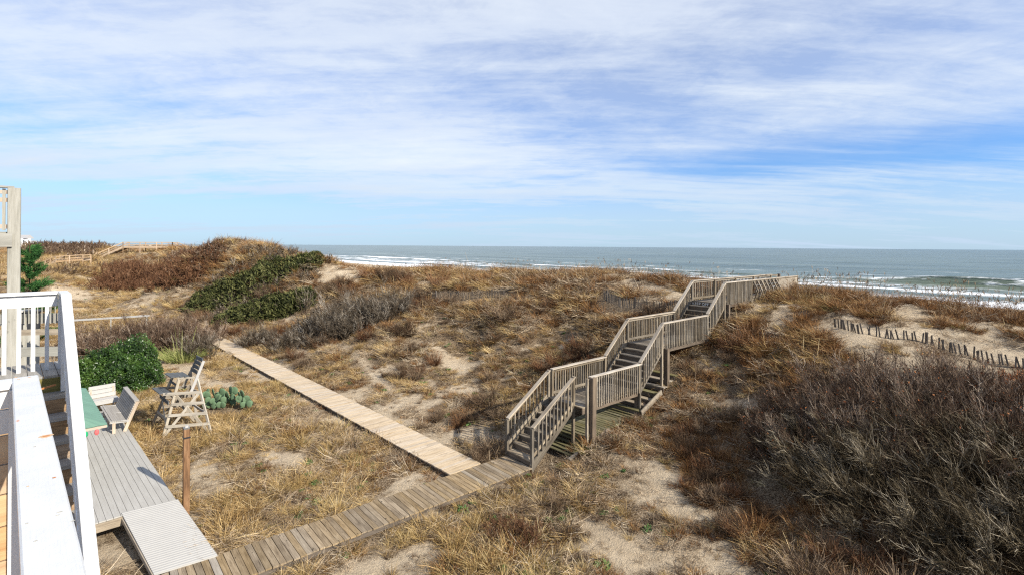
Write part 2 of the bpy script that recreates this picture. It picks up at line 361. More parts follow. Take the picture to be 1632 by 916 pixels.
def plain(name, c, rough=.6, metal=0.0, var=.15, scale=6):
    m, T, b = new_mat(name); tc = T.add('ShaderNodeTexCoord')
    n = T.noise(tc.outputs['Object'], scale, 4, .6)
    T.l.new(T.ramp(n, [(.3, tuple(x * (1 - var) for x in c)), (.7, tuple(min(1, x * (1 + var)) for x in c))]), b.inputs['Base Color'])
    b.inputs['Roughness'].default_value = rough; b.inputs['Metallic'].default_value = metal
    return m
M['green_roof'] = plain('green_awning', (.115, .215, .16), .55, var=.12, scale=2)
M['white_edge'] = plain('white_trim', (.385, .37, .35), .5, var=.05)
M['ramp'] = plain('pale_ramp_sheet', (.37, .355, .33), .6, var=.04, scale=3)
M['black_plastic'] = plain('black_plastic', (.02, .021, .025), .4)
M['metal'] = plain('dull_metal', (.35, .35, .34), .35, .8)
M['rust_pale'] = plain('pale_rust_stain', (.55, .36, .20), .6, var=.3, scale=60)
M['chip'] = plain('bare_wood_chip', (.40, .38, .33), .8, var=.3, scale=80)
M['rust_nail'] = plain('rusty_nail', (.42, .17, .06), .6)
M['house_white'] = plain('far_house_white', (.75, .76, .78), .7, var=.05)
M['house_roof'] = plain('far_house_roof', (.35, .34, .34), .8)
M['glass_dark'] = plain('dark_window_glass', (.05, .07, .09), .1)
M['letter'] = plain('white_letter_paint', (.72, .72, .70), .7)
M['litter'] = plain('pale_blue_plastic', (.35, .55, .75), .4)
for n_, c_ in (('bulb_red', (.7, .12, .12)), ('bulb_green', (.02, .3, .12)), ('bulb_yellow', (.75, .6, .1))): M[n_] = plain(n_, c_, .3)

def plant_mat(name, stops, rough=.75, trans=0.0, rnd=1.0, spec=.2, bark=False):
    """stops: colours along the per-strand tint value, shifted by the instance's own random number"""
    m, T, b = new_mat(name)
    at_ = T.add('ShaderNodeAttribute'); at_.attribute_name = 'tint'
    oi = T.add('ShaderNodeObjectInfo')
    v = T.math('ADD', T.math('MULTIPLY', at_.outputs['Fac'], 1 - rnd * .5), T.math('MULTIPLY', oi.outputs['Random'], rnd * .5))
    col = T.ramp(v, stops)
    T.l.new(col, b.inputs['Base Color']); b.inputs['Roughness'].default_value = rough; b.inputs['Specular IOR Level'].default_value = spec
    if trans:
        tr = T.add('ShaderNodeBsdfTranslucent'); T.l.new(col, tr.inputs[0]); mx = T.add('ShaderNodeMixShader'); mx.inputs[0].default_value = trans
        T.l.new(b.outputs[0], mx.inputs[1]); T.l.new(tr.outputs[0], mx.inputs[2])
        T.l.new(mx.outputs[0], T.n['Material Output'].inputs[0])
    return m
M['tan_grass'] = plant_mat('golden_dry_grass', [(0, (.05, .026, .009)), (.3, (.20, .115, .04)), (.6, (.46, .31, .13)), (1, (.76, .60, .34))], trans=.10)
M['pale_grass'] = plant_mat('bleached_dry_grass', [(0, (.065, .042, .024)), (.35, (.24, .17, .105)), (.7, (.50, .39, .265)), (1, (.76, .65, .49))], trans=.08)
M['rust_grass'] = plant_mat('rust_brown_grass', [(0, (.03, .013, .005)), (.35, (.11, .046, .015)), (.7, (.29, .145, .052)), (1, (.58, .39, .19))], trans=.08)
M['gold_grass'] = plant_mat('golden_yellow_grass', [(0, (.08, .045, .014)), (.4, (.29, .185, .065)), (.75, (.52, .38, .17)), (1, (.70, .56, .32))], trans=.10)
M['olive_grass'] = plant_mat('olive_grass', [(0, (.07, .07, .02)), (.5, (.20, .17, .06)), (1, (.42, .34, .15))], trans=.10)
M['weed'] = plant_mat('green_weed', [(0, (.03, .055, .015)), (.5, (.07, .13, .035)), (1, (.14, .21, .07))], trans=.08)
M['dead_twig'] = plant_mat('dead_brown_twigs', [(0, (.025, .014, .007)), (.5, (.10, .06, .033)), (1, (.30, .22, .145))])
M['red_bush'] = plant_mat('red_brown_scrub', [(0, (.03, .012, .006)), (.5, (.11, .046, .02)), (1, (.30, .17, .085))])
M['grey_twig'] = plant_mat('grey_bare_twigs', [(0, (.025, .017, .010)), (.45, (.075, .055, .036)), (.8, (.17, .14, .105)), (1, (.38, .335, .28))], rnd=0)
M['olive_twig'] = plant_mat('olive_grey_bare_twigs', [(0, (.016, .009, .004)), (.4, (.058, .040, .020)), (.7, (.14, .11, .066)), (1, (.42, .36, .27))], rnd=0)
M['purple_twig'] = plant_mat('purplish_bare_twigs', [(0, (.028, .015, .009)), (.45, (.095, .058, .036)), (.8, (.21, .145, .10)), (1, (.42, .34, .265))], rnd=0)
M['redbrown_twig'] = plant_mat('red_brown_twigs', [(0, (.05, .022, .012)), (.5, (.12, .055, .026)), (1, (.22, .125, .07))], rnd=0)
M['rust_leaf'] = plant_mat('rust_red_leaves', [(0, (.10, .03, .012)), (.5, (.24, .075, .022)), (1, (.38, .15, .05))], rnd=0, trans=.08)
M['green_leaf'] = plant_mat('glossy_green_leaves', [(0, (.015, .035, .008)), (.5, (.045, .095, .018)), (1, (.10, .17, .035))], rnd=0, rough=.4, spec=.5, trans=.15)
M['juniper'] = plant_mat('dark_olive_evergreen', [(0, (.02, .024, .007)), (.5, (.06, .066, .018)), (1, (.15, .145, .055))], rnd=0)
M['pine_needle'] = plant_mat('pine_needles', [(0, (.012, .045, .012)), (.5, (.03, .10, .025)), (1, (.07, .17, .04))], rnd=0)
M['yucca'] = plant_mat('yellow_green_blades', [(0, (.12, .15, .04)), (.5, (.27, .30, .09)), (1, (.50, .48, .22))], rnd=0, trans=.10)
M['cactus'] = plant_mat('cactus_green', [(0, (.10, .16, .09)), (1, (.16, .24, .13))], rnd=.6)

def sand_mat():
    m, T, b = new_mat('dune_sand')
    P = T.add('ShaderNodeNewGeometry').outputs['Position']
    n1 = T.noise(P, .5, 5, .6); n2 = T.noise(P, 4.5, 6, .7, .4); n3 = T.noise(P, 28, 4, .7)
    base = T.ramp(n1, [(.3, (.45, .35, .235)), (.7, (.56, .455, .325))])
    # litter of dead stems and leaf mould over the sand
    lit = T.ramp(n3, [(.36, (.03, .018, .010)), (.5, (.15, .10, .058)), (.64, (.50, .39, .265))])
    veg = T.add('ShaderNodeAttribute'); veg.attribute_name = 'veg'
    f = T.math('ADD', T.math('MULTIPLY', veg.outputs['Fac'], .95), T.math('MULTIPLY', T.math('SUBTRACT', n2, .5), 1.4))
    ff = T.ramp(f, [(.12, (0,) * 3), (.5, (1,) * 3)])
    col = T.mix(ff, base, lit)
    T.l.new(col, b.inputs['Base Color']); b.inputs['Roughness'].default_value = .95; b.inputs['Specular IOR Level'].default_value = .1
    h = T.math('ADD', T.math('MULTIPLY', n2, 1.0), T.math('MULTIPLY', n3, .45))
    bp = T.add('ShaderNodeBump'); bp.inputs['Strength'].default_value = 1.0; bp.inputs['Distance'].default_value = .16
    T.l.new(h, bp.inputs['Height']); T.l.new(bp.outputs[0], b.inputs['Normal'])
    return m
M['sand'] = sand_mat()

# ------------------------------------------------------------------ ground
def veg_cover(s, t):
    """0 bare sand .. 1 thick growth"""
    n = fbm(s * .30 + 4, t * .30, 4, 21); m = fbm(s * .9, t * .9, 3, 31)
    c = sstep(.32, .50, n * .6 + m * .4)
    def blob(bs, bt, r, rr):
        return np.exp(-(((s - bs) / r) ** 2 + ((t - bt) / rr) ** 2))
    bare = 0
    for args in SAND: bare = np.maximum(bare, blob(*args))
    # trodden sand path to the right of the tan boardwalk
    dpath = seg_dist(s, t, (11.3, 14.3), (12.2, 22)) ; dpath = np.minimum(dpath, seg_dist(s, t, (12.2, 22), (14.5, 36)))
    bare = np.maximum(bare, .8 * np.exp(-(dpath / .55) ** 2))
    c = c * (1 - np.clip(bare * .95, 0, .85))
    c = np.where(s > 38, c * (1 - sstep(38, 41, s)), c)
    return c
SAND = [(640, 432, 4.2, 2.2, 3.5), (690, 455, 3.6, 1.5, 3.0), (1000, 455, 4.0, 1.5, 2.0), (1180, 650, 1.3, .5, 1.6), (1130, 580, 1.9, .8, 1.0), (1450, 525, 3.9, 1.2, 1.6),
        (1570, 600, 3.1, 1.6, 1.4), (1560, 520, 4.1, 1.2, 1.8), (1030, 790, -.1, .8, 1.3), (1060, 880, -.1, .9, 1.1), (1150, 900, 0, .6, .8), (960, 850, 0, .5, .7), (100, 387, 0, 14, 14), (130, 389, 0, 10, 10), (65, 386, 0, 14, 14), (235, 405, 0, 4, 5), (262, 398, 0, 4, 6), (215, 413, 0, 3, 4), (760, 690, -.1, 1.0, 1.2), (830, 700, 0, .8, .6), (660, 810, -.1, .3, .5), (540, 435, 5.2, 1.0, 1.0), (250, 400, 5.8, 2.5, 5), (620, 590, .2, .6, 1.5), (480, 560, .1, .7, 2.5), (120, 470, .8, 3, 4), (230, 480, .4, 2, 4)]
SAND = [(*to_st(*hit(u, v).xy), r, rr) for u, v, z, r, rr in SAND]
def build_ground():
    sa = np.unique(np.r_[np.arange(-60, -10, 2.0), np.arange(-10, 36, .22), np.arange(36, 60, 1.0), np.arange(60, 181, 6.0), 240, 400])
    ta = np.unique(np.r_[-2500, -1000, -500, -250, np.arange(-120, -12, 5.0), np.arange(-12, 50, .22), np.arange(50, 120, .6), np.arange(120, 330, 3.0), 400, 600, 1000, 2500])
    S, Tt = np.meshgrid(sa, ta, indexing='ij'); Z = ground_z(S, Tt)
    X = S * D2[0] + Tt * D1[0]; Y = S * D2[1] + Tt * D1[1]
    V = np.stack([X, Y, Z], -1).reshape(-1, 3); ns, nt = S.shape
    i = np.arange(ns * nt).reshape(ns, nt)
    Q = np.stack([i[:-1, :-1], i[1:, :-1], i[1:, 1:], i[:-1, 1:]], -1).reshape(-1, 4)
    me = arr_mesh('ground', V, Q, M['sand'], smooth=True)
    a = me.attributes.new('veg', 'FLOAT', 'POINT'); a.data.foreach_set('value', veg_cover(S, Tt).ravel().astype(np.float32))
    o = bpy.data.objects.new('ground', me); COL.objects.link(o); o['kind'] = 'structure'
build_ground()

# ------------------------------------------------------------------ sea
SEAZ = -3.0
def wave_h(S, Tt):
    h = np.zeros_like(S)
    wob = 7 * (fbm(Tt * .012, S * .004, 3, 51) - .5)
    for k, (c, amp, wd_) in enumerate([(150, .45, 5), (190, .75, 5), (232, .55, 8), (285, .5, 10), (345, .45, 12), (420, .45, 14), (520, .4, 18), (650, .4, 22)]):
        m = .25 + 1.1 * sstep(.42, .62, fbm(Tt * .011 + 7 * k, S * 0 + 3, 2, 60 + k))
        h += amp * m * np.exp(-((S - c - wob * (1 + .2 * k)) / wd_) ** 2)
    h += .5 * (fbm(S * .09, Tt * .03, 4, 71) - .5) * sstep(110, 180, S)
    return h
def build_sea():
    sa = np.unique(np.r_[np.arange(100, 320, 1.0), np.arange(320, 760, 4.0), np.arange(760, 2000, 60), 3000, 6000, 12000, 30000, 90000])
    ta = np.unique(np.r_[-90000, -20000, -6000, -3000, -1500, np.arange(-900, -160, 30), np.arange(-160, 700, 3.5), np.arange(700, 1500, 30), 2500, 6000, 20000, 90000])
    S, Tt = np.meshgrid(sa, ta, indexing='ij')
    H = wave_h(S, Tt); H = np.where(S > 1500, 0, H); H = np.where((Tt < -700) | (Tt > 1300), 0, H)
    # one breaking roller to the right
    br = np.exp(-((Tt - 16) / 20) ** 2); H += 2.0 * br * np.exp(-((S - 187) / 2.6) ** 2)
    X = S * D2[0] + Tt * D1[0]; Y = S * D2[1] + Tt * D1[1]
    V = np.stack([X, Y, SEAZ + H], -1).reshape(-1, 3); ns, nt = S.shape
    i = np.arange(ns * nt).reshape(ns, nt); Q = np.stack([i[:-1, :-1], i[1:, :-1], i[1:, 1:], i[:-1, 1:]], -1).reshape(-1, 4)
    m, T, b = new_mat('sea_water')
    P = T.add('ShaderNodeNewGeometry').outputs['Position']
    ang = math.atan2(D2[1], D2[0]); R = T.mapping(P, (1, 1, 1), (0, 0, -ang))     # x = s, y = t
    sp = T.add('ShaderNodeSeparateXYZ'); T.l.new(R, sp.inputs[0]); s = sp.outputs[0]
    wob = T.math('MULTIPLY', T.math('SUBTRACT', T.noise(T.mapping(R, (.2, 1, 1)), .013, 3, .5), .5), 26)
    s2 = T.math('SUBTRACT', s, wob)
    def band(c, wd_, k):
        d = T.math('ABSOLUTE', T.math('SUBTRACT', s2, c)); d = T.math('SUBTRACT', 1.0, T.math('DIVIDE', d, wd_)); return T.math('MULTIPLY', T.math('MAXIMUM', d, 0), k)
    fo = T.math('MAXIMUM', band(124, 24, 1.7), band(158, 12, .95)); fo = T.math('MAXIMUM', fo, band(192, 9, .85)); fo = T.math('MAXIMUM', fo, band(174, 24, .50))
    fo = T.math('MAXIMUM', fo, band(234, 7, .5)); fo = T.math('MAXIMUM', fo, band(290, 5, .36))
    gate = T.ramp(T.noise(T.mapping(R, (.15, 1, 1)), .022, 3, .5), [(.35, (.55,) * 3), (.6, (1,) * 3)])
    br2 = T.noise(T.mapping(R, (1, .35, 1)), .30, 7, .72)
    f = T.math('ADD', T.math('MULTIPLY', fo, gate), T.math('MULTIPLY', T.math('SUBTRACT', br2, .55), 1.5))
    foam = T.ramp(f, [(.22, (0,) * 3), (.45, (1,) * 3)])
    sh = T.noise(T.mapping(R, (.02, .006, 1)), 1.0, 5, .6)
    wc = T.ramp(sh, [(.35, (.04, .065, .045)), (.65, (.12, .15, .11))])
    col = T.mix(foam, wc, (.80, .82, .84))
    T.l.new(col, b.inputs['Base Color'])
    T.l.new(T.ramp(foam, [(0, (.22,) * 3), (1, (.8,) * 3)]), b.inputs['Roughness']); b.inputs['IOR'].default_value = 1.33
    h1 = T.noise(T.mapping(R, (.30, .085, 1)), 1.0, 6, .62, .3); h2 = T.noise(T.mapping(R, (.07, .016, 1)), 1.0, 3, .5)
    hh = T.math('ADD', h1, T.math('MULTIPLY', h2, 2.2))
    bp = T.add('ShaderNodeBump'); bp.inputs['Strength'].default_value = .85; bp.inputs['Distance'].default_value = 1.6
    T.l.new(hh, bp.inputs['Height']); T.l.new(bp.outputs[0], b.inputs['Normal'])
    me = arr_mesh('sea', V, Q, m, smooth=True); o = bpy.data.objects.new('sea', me); COL.objects.link(o); o['kind'] = 'structure'
build_sea()

# ------------------------------------------------------------------ boardwalks
def boardwalk(name, label, a, b, width, z, mat_fn, pitch=.145, joist='post_dark', skirt=None, seed=1, thick=.04):
    """planks laid across the line a->b (s,t)"""
    rs = random.Random(seed); a = np.array(a, float); b = np.array(b, float); L = np.hypot(*(b - a)); d = (b - a) / L; nrm = np.array([-d[1], d[0]])
    root = empty(name, st(a[0], a[1], gzs(a[0], a[1])), label, 'boardwalk'); n = int(L / pitch)
    for i in range(n):
        c = a + d * (i + .5) * pitch; wv = width / 2; j = rs.uniform(-.012, .012); sk = rs.uniform(-.006, .006)
        p0 = st(*(c - nrm * (wv + j) + d * sk), z - thick / 2 + rs.uniform(-.004, .004)); p1 = st(*(c + nrm * (wv - j) - d * sk), z - thick / 2 + rs.uniform(-.004, .004))
        beam('plank', p0, p1, pitch - .011 - rs.uniform(0, .003), thick, mat_fn(i, rs), root)
    for o_ in (-(width / 2 - .09), 0, width / 2 - .09):
        q0 = a + nrm * o_ + d * .03; q1 = b + nrm * o_ - d * .03
        beam('joist', st(*q0, z - thick - .075), st(*q1, z - thick - .075), .045, .14, M[joist], root)
    k = 0
    while k * 2.2 + .3 < L:
        c = a + d * (k * 2.2 + .3)
        for o_ in (-(width / 2 - .15), width / 2 - .15):
            q = c + nrm * o_; beam('pile', st(*q, z - .8), st(*q, z - thick - .01), .1, .1, M[joist], root)
        k += 1
    return root
def old_fn(i, rs): return M['walk_grey'] if rs.random() < .08 else M['walk_old']
boardwalk('boardwalk', 'weathered grey-brown boardwalk running from the pale ramp to the foot of the tall dune stairs', (-3.0, 12.36), (11.22, 11.965), 1.25, 0.0, old_fn, seed=3)
boardwalk('boardwalk', 'long light tan boardwalk crossing the grass from the brown boardwalk to the grey shrubs', (9.58, 12.68), (8.62, 44.5), 1.22, .0, lambda i, rs: M['walk_new'], seed=4)
boardwalk('boardwalk', 'short low dark-edged boardwalk half hidden in grass behind the lifeguard chair', (8.4, 36.2), (2.2, 36.0), 1.3, .02, lambda i, rs: M['walk_old'], seed=5)

# ------------------------------------------------------------------ dune stairs
def build_stairs():
    TL, TR = 12.60, 10.95
    r = empty('dune_stairs', st(11.2, 12, -.1), 'tall weathered wooden stairs with two landings climbing the dune to the beach', 'stairs')
    S, R, D = M['stair'], M['stair_rail'], M['post_dark']; rs = random.Random(5)
    rise = .195
    F0 = 1.56; F1 = 2.96; F2 = 4.36
    def treads(s0, z0, n, run, rise, t0, t1, s_last_riser):
        for k in range(n):
            s = s0 + run * k; z = z0 + rise * (k + 1)
            if k < n - 1:
                beam('tread', st(s - .02, t0, 0) + Vector((0, 0, z - .02)) + st(run / 2, 0), st(s - .02, t1, 0) + Vector((0, 0, z - .02)) + st(run / 2, 0), run + .02, .04, S, r)
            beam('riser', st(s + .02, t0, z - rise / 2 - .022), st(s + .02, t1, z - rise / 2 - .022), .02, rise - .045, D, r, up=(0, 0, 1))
    treads(11.22, 0, 8, .2817, rise, 11.42, 12.53, 0)
    treads(16.55, F0, 7, .2500, .2, TR + .04, TL - .04, 0)
    treads(21.90, F1, 7, .2750, .2, TR + .04, TL - .04, 0)
    for (sa, za, sb, zb, tt) in ((11.22, 0, 13.2, F0, 11.38), (11.22, 0, 13.2, F0, 12.57), (16.55, F0, 18.1, F1, TR), (16.55, F0, 18.1, F1, TL), (21.9, F1, 23.6, F2, TR), (21.9, F1, 23.6, F2, TL)):
        beam('stringer', st(sa, tt, za - .02), st(sb, tt, zb - .06), .045, .26, S, r)
    def floor(s0, s1, z, t0, t1):
        n = int((s1 - s0) / .145)
        for i in range(n):
            s = s0 + (i + .5) * (s1 - s0) / n
            beam('plank', st(s, t0, z - .02 + rs.uniform(-.003, .003)), st(s, t1, z - .02), .135, .038, S, r)
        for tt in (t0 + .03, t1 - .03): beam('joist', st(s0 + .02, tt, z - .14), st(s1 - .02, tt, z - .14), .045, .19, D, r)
    floor(13.2, 16.55, F0, TR + .03, TL - .03); floor(18.1, 21.9, F1, TR + .03, TL - .03); floor(23.6, 33.6, F2, TR + .03, TL - .03)
    def rail(s0, s1, z0, z1, t, out, sp=.128, h=.98, cap=True, bal=True, low=.10):
        """z0,z1: level of the walking line at the two ends; out: +1/-1 outward side in t"""
        beam('handrail', st(s0 - .04, t, z0 + h), st(s1 + .04, t, z1 + h), .14, .04, R, r)
        beam('top_rail', st(s0, t + .02 * out, z0 + h - .075), st(s1, t + .02 * out, z1 + h - .075), .038, .09, S, r)
        beam('bottom_rail', st(s0, t + .02 * out, z0 + low), st(s1, t + .02 * out, z1 + low), .038, .09, S, r)
        if bal:
            n = int((s1 - s0) / sp)
            for i in range(1, n):
                s = s0 + (s1 - s0) * i / n; zz = z0 + (z1 - z0) * i / n
                beam('baluster', st(s, t + .06 * out, zz - .06 + rs.uniform(-.03, .03)), st(s + rs.uniform(-.006, .006), t + .06 * out, zz + h - .03), .038, .038, S, r)
    def post(s, t, z0, z1, wd=.09, m=None): beam('post', st(s, t, z0), st(s, t, z1), wd, wd, m or S, r)
    z1st = .26
    rail(11.27, 13.2, z1st, F0, 12.57, 1, .17); rail(11.27, 13.2, z1st, F0, 11.38, -1, .17)
    rail(13.42, 16.55, F0, F0, TL, 1); rail(13.6, 16.55, F0, F0, TR, -1)
    rail(16.6, 18.1, F0 + .05, F1, TL, 1); rail(16.6, 18.1, F0 + .05, F1, TR, -1)
    rail(18.15, 21.85, F1, F1, TL, 1); rail(18.15, 21.85, F1, F1, TR, -1)
    rail(21.95, 23.6, F1 + .05, F2, TL, 1); rail(21.95, 23.6, F1 + .05, F2, TR, -1)
    rail(23.65, 33.6, F2, F2, TL, 1, .19)
    rail(23.65, 26.6, F2, F2, TR, -1, .115)
    rail(26.6, 33.2, F2, F2, TR, -1, bal=False)
    for tt in (12.57, 11.38): post(11.22, tt, -.35, 1.22); post(13.2, tt, .0, F0 + .98)
    for tt in (TL, TR):
        for s in (13.42, 16.55, 18.1, 21.9, 23.6): post(s, tt, gzs(s, tt) - .3, {13.42: F0, 16.55: F0, 18.1: F1, 21.9: F1, 23.6: F2}[s] + .955)
    for s in (26.0, 28.5, 31, 33.55): post(s, TL, 4, F2 + .955)
    for s in (26.6, 30.2, 33.15): post(s, TR, 4, F2 + .955, .12)
    beam('post', st(13.58, TR - .08, gzs(13.58, TR) - .3), st(13.58, TR - .08, F0 + .99), .22, .2, D, r)
    beam('post', st(18.35, TR - .08, gzs(18.35, TR) - .3), st(18.35, TR - .08, F1 - .05), .17, .17, D, r)
    beam('post', st(23.85, TR - .08, gzs(23.85, TR) - .3), st(23.85, TR - .08, F2 - .05), .13, .13, D, r)
    for s in (16.6,): beam('post', st(s, TR + .15, gzs(s, TR) - .3), st(s, TR + .15, F0 - .05), .14, .14, D, r)
    # bench backs leaning out over the dune on the platform
    for i in range(7):
        s = 26.75 + i * .5
        beam('bench_bracket', st(s, TR - .05, F2 + .93), st(s, TR - .30, F2 + .45), .06, .11, S, r, up=(D2[0], D2[1], 0))
        beam('bench_bracket', st(s, TR - .30, F2 + .47), st(s, TR - .12, F2 - .05), .06, .11, S, r, up=(D2[0], D2[1], 0))
    for k, z in enumerate((.78, .62, .46)):
        beam('bench_slat', st(26.7, TR - .02 - .07 * k, F2 + z), st(30.1, TR - .02 - .07 * k, F2 + z), .03, .13, D, r)
    for i in range(19):
        s = 30.3 + i * .155; beam('fence_board', st(s, TR - .06, F2 - .1), st(s, TR - .06, F2 + .9), .14, .022, M['walk_grey'], r, up=(D1[0], D1[1], 0))
    for k in range(4): beam('cleat', st(33.3, TR - .1, F2 + .15 + .22 * k), st(33.3, TR + .12, F2 + .15 + .22 * k), .07, .06, R, r)
    # end gate post beyond the left rail
    post(34.1, TL - .3, 4, F2 + 1.02, .14, D); beam('top_rail', st(33.6, TL, F2 + .93), st(34.1, TL - .3, F2 + .93), .04, .1, S, r)
    # painted lettering on the topmost riser
    cu = bpy.data.curves.new('lettering', 'FONT'); cu.body = 'KEEP OFF DUNES'; cu.size = .185; cu.extrude = .002; cu.space_character = 1.12; cu.align_x = 'CENTER'; cu.align_y = 'CENTER'
    tmp = bpy.data.objects.new('tmp', cu); COL.objects.link(tmp); bpy.context.view_layer.update()
    me = bpy.data.meshes.new_from_object(tmp.evaluated_get(bpy.context.evaluated_depsgraph_get())); bpy.data.objects.remove(tmp)
    me.materials.clear(); me.materials.append(M['letter'])
    o = bpy.data.objects.new('lettering', me); COL.objects.link(o)
    x = Vector((-D1[0], -D1[1], 0)); z = Vector((-D2[0], -D2[1], 0)); y = z.cross(x)
    o.rotation_euler = Matrix((x, y, z)).transposed().to_euler(); o.location = st(21.9 + .275 * 6 + .006, (TL + TR) / 2, F2 - .125); o['label'] = 'white painted words on the dark top riser'
    sub(o, [c for c in r.children if c.name.startswith('riser')][-1], r)
build_stairs()

def old_steps():
    r = empty('old_steps', st(12.6, 12, .2), 'mossy old wooden steps lying on the sand underneath the tall stairs', 'steps'); rs = random.Random(9)
    for i in range(24):
        s = 12.75 + i * .15; z = max(gzs(s, 11.8), gzs(s, 11.2)) + .09
        beam('plank', st(s, 10.95 + rs.uniform(-.05, .05), z), st(s, 12.5, z + rs.uniform(-.01, .01)), .138, .035, M['mossy'], r)
    for i in range(7):
        s = 16.4 + i * .42; z = max(gzs(s, 11.8), gzs(s, 11.0)) + .15
        beam('tread', st(s, 10.75, z), st(s, 12.4, z), .27, .04, M['walk_grey'] if i % 3 else M['mossy'], r)
        beam('riser', st(s - .12, 10.77, z - .09), st(s - .12, 12.38, z - .09), .03, .13, M['post_dark'], r)
    for a, b in ((16.3, 17.7),):
        beam('side_board', st(a, 10.7, gzs(a, 10.7) + .12), st(b, 10.7, gzs(b, 10.7) + .2), .04, .2, M['walk_grey'], r)
    beam('side_board', st(12.5, 10.95, gzs(12.5, 11) + .05), st(14.6, 10.9, gzs(14.6, 10.9) + .08), .1, .12, M['walk_grey'], r)
old_steps()

# ------------------------------------------------------------------ sand fences
FENCES = []
def sand_fence(label, pts, h, sp=.11, seed=0, lean=.12):
    rs = random.Random(seed); P = [Vector(to_st(*p[:2])) for p in pts]; FENCES.extend(zip(P[:-1], P[1:]))
    root = empty('sand_fence', st(P[0].x, P[0].y, gzs(P[0].x, P[0].y)), label, 'fence', 'weathered picket sand fences on the dune')
    prev = None; acc = 0; tops = []
    for a, b in zip(P[:-1], P[1:]):
        d = b - a; L = d.length; d /= L; k = 0
        while k * sp < L:
            q = a + d * (k * sp); k += 1; z = gzs(q.x, q.y); hh = h * rs.uniform(.75, 1.05)
            lx = rs.gauss(0, lean); ly = rs.gauss(0, lean * .5) + .06
            top = st(q.x + d.x * lx, q.y + d.y * lx + ly, z + hh)
            beam('picket', st(q.x, q.y, z - .15), top, .045, .014, M['picket'], root, up=(D2[0], D2[1], 0)); tops.append(st(q.x + ly * .5, q.y, z + hh * .62))
    for dz in (0, -.3):
        for i in range(0, len(tops) - 6, 6): beam('wire', tops[i] + Vector((0, 0, dz)), tops[i + 6] + Vector((0, 0, dz)), .006, .006, M['metal'], root)
    for i in range(3, len(tops), 24): beam('stake', tops[i] - Vector((0, 0, h * 1.1)), tops[i] + Vector((0, 0, h * .5)), .08, .08, M['picket'], root)
    return root
p = [hit(1330, 522), hit(1370, 533), hit(1420, 542), hit(1490, 553), hit(1560, 574), hit(1600, 582), hit(1632, 588), hit(1690, 604)]
sand_fence('long picket sand fence leaning along the bare sand above the big grey thicket', [(q.x, q.y) for q in p], .40, .13, 1, .06)
p = [hit(962, 478), hit(990, 490), hit(1030, 494), hit(1078, 498)]
sand_fence('grey picket sand fence running up behind the left handrail of the dune stairs', [(q.x, q.y) for q in p], .62, .12, 2, .03)
p = [hit(690, 476), hit(740, 479), hit(806, 475)]
sand_fence('low half-buried sand fence in the middle of the dune left of the stairs', [(q.x, q.y) for q in p], .6, .12, 3, .04)

# ------------------------------------------------------------------ grey deck, ramp, benches, post, awning, chair
DK = Vector((-8.73, 13.1)); DL = Vector((-.712, .702)); DP = Vector((-.702, -.712))     # deck corner, along, to the left
def dk(a, b, z): return Vector((DK.x + DL.x * a + DP.x * b, DK.y + DL.y * a + DP.y * b, z))
DZ = .35
def build_deck():
    r = empty('grey_deck', dk(0, 0, -.15), 'low grey composite deck with long narrow boards beside the white stairs', 'deck'); rs = random.Random(2)
    n = 30
    for i in range(n):
        b = .07 + i * .142; a0 = 0.0 if i < 8 else -.0; cut = [2.6, 4.1, 3.3][i % 3] + rs.uniform(-.15, .15)
        for x0, x1 in ((0, cut), (cut + .006, 10.2)):
            beam('deck_board', dk(x0, b, DZ - .014), dk(x1, b, DZ - .014), .134, .028, M['grey_deck'], r)
    for a in np.arange(.1, 10.2, 1.2): beam('joist', dk(a, .03, DZ - .12), dk(a, 4.3, DZ - .12), .04, .17, M['walk_grey'], r)
    beam('rim_board', dk(.02, -.005, DZ - .13), dk(10.2, -.005, DZ - .13), .03, .2, M['walk_grey'], r)
    beam('rim_board', dk(-.02, 0, DZ - .13), dk(-.02, 4.3, DZ - .13), .03, .2, M['walk_grey'], r)
    for a in (.3, 3.3, 6.3, 9.3):
        for b in (.2, 2.2, 4.1): beam('pile', dk(a, b, -.6), dk(a, b, DZ - .2), .12, .12, M['walk_grey'], r)
    # ramp: corrugated pale sheet
    rr = empty('ramp', Vector((-7.4, 11.3, -.1)), 'pale ribbed access ramp sloping from the grey deck to the boardwalk', 'ramp')
    A = gz(193.5, 816.4, DZ + .02); B = gz(283.3, 794.8, DZ + .02); C = gz(346.4, 883.9, .03); Dd = A + (C - B)
    nrib = 34; vs = []; fs = []
    for k in range(nrib * 4 + 1):
        f = k / (nrib * 4); up = .007 * (1 if (k % 4) in (1, 2) else 0)
        for e0, e1 in ((A, Dd), (B, C)):
            q = e0.lerp(e1, f) + Vector((0, 0, up)); vs.append(q - rr.location)
        for e0, e1 in ((A, Dd), (B, C)): vs.append(e0.lerp(e1, f) + Vector((0, 0, -.03)) - rr.location)
    for k in range(nrib * 4):
        a = k * 4; fs += [(a, a + 1, a + 5, a + 4), (a, a + 4, a + 6, a + 2), (a + 1, a + 3, a + 7, a + 5), (a + 2, a + 6, a + 7, a + 3)]
    fs += [(0, 2, 3, 1), (len(vs) - 4, len(vs) - 3, len(vs) - 1, len(vs) - 2)]
    mesh_obj('ribbed_sheet', vs, fs, M['ramp'], None, loc=Vector(rr.location)).parent = rr
    rr.children[0].location = (0, 0, 0)
    for e0, e1 in ((A, Dd), (B, C)): beam('side_beam', e0 + Vector((0, 0, -.10)), e1 + Vector((0, 0, -.07)), .05, .1, M['walk_grey'], rr)
build_deck()

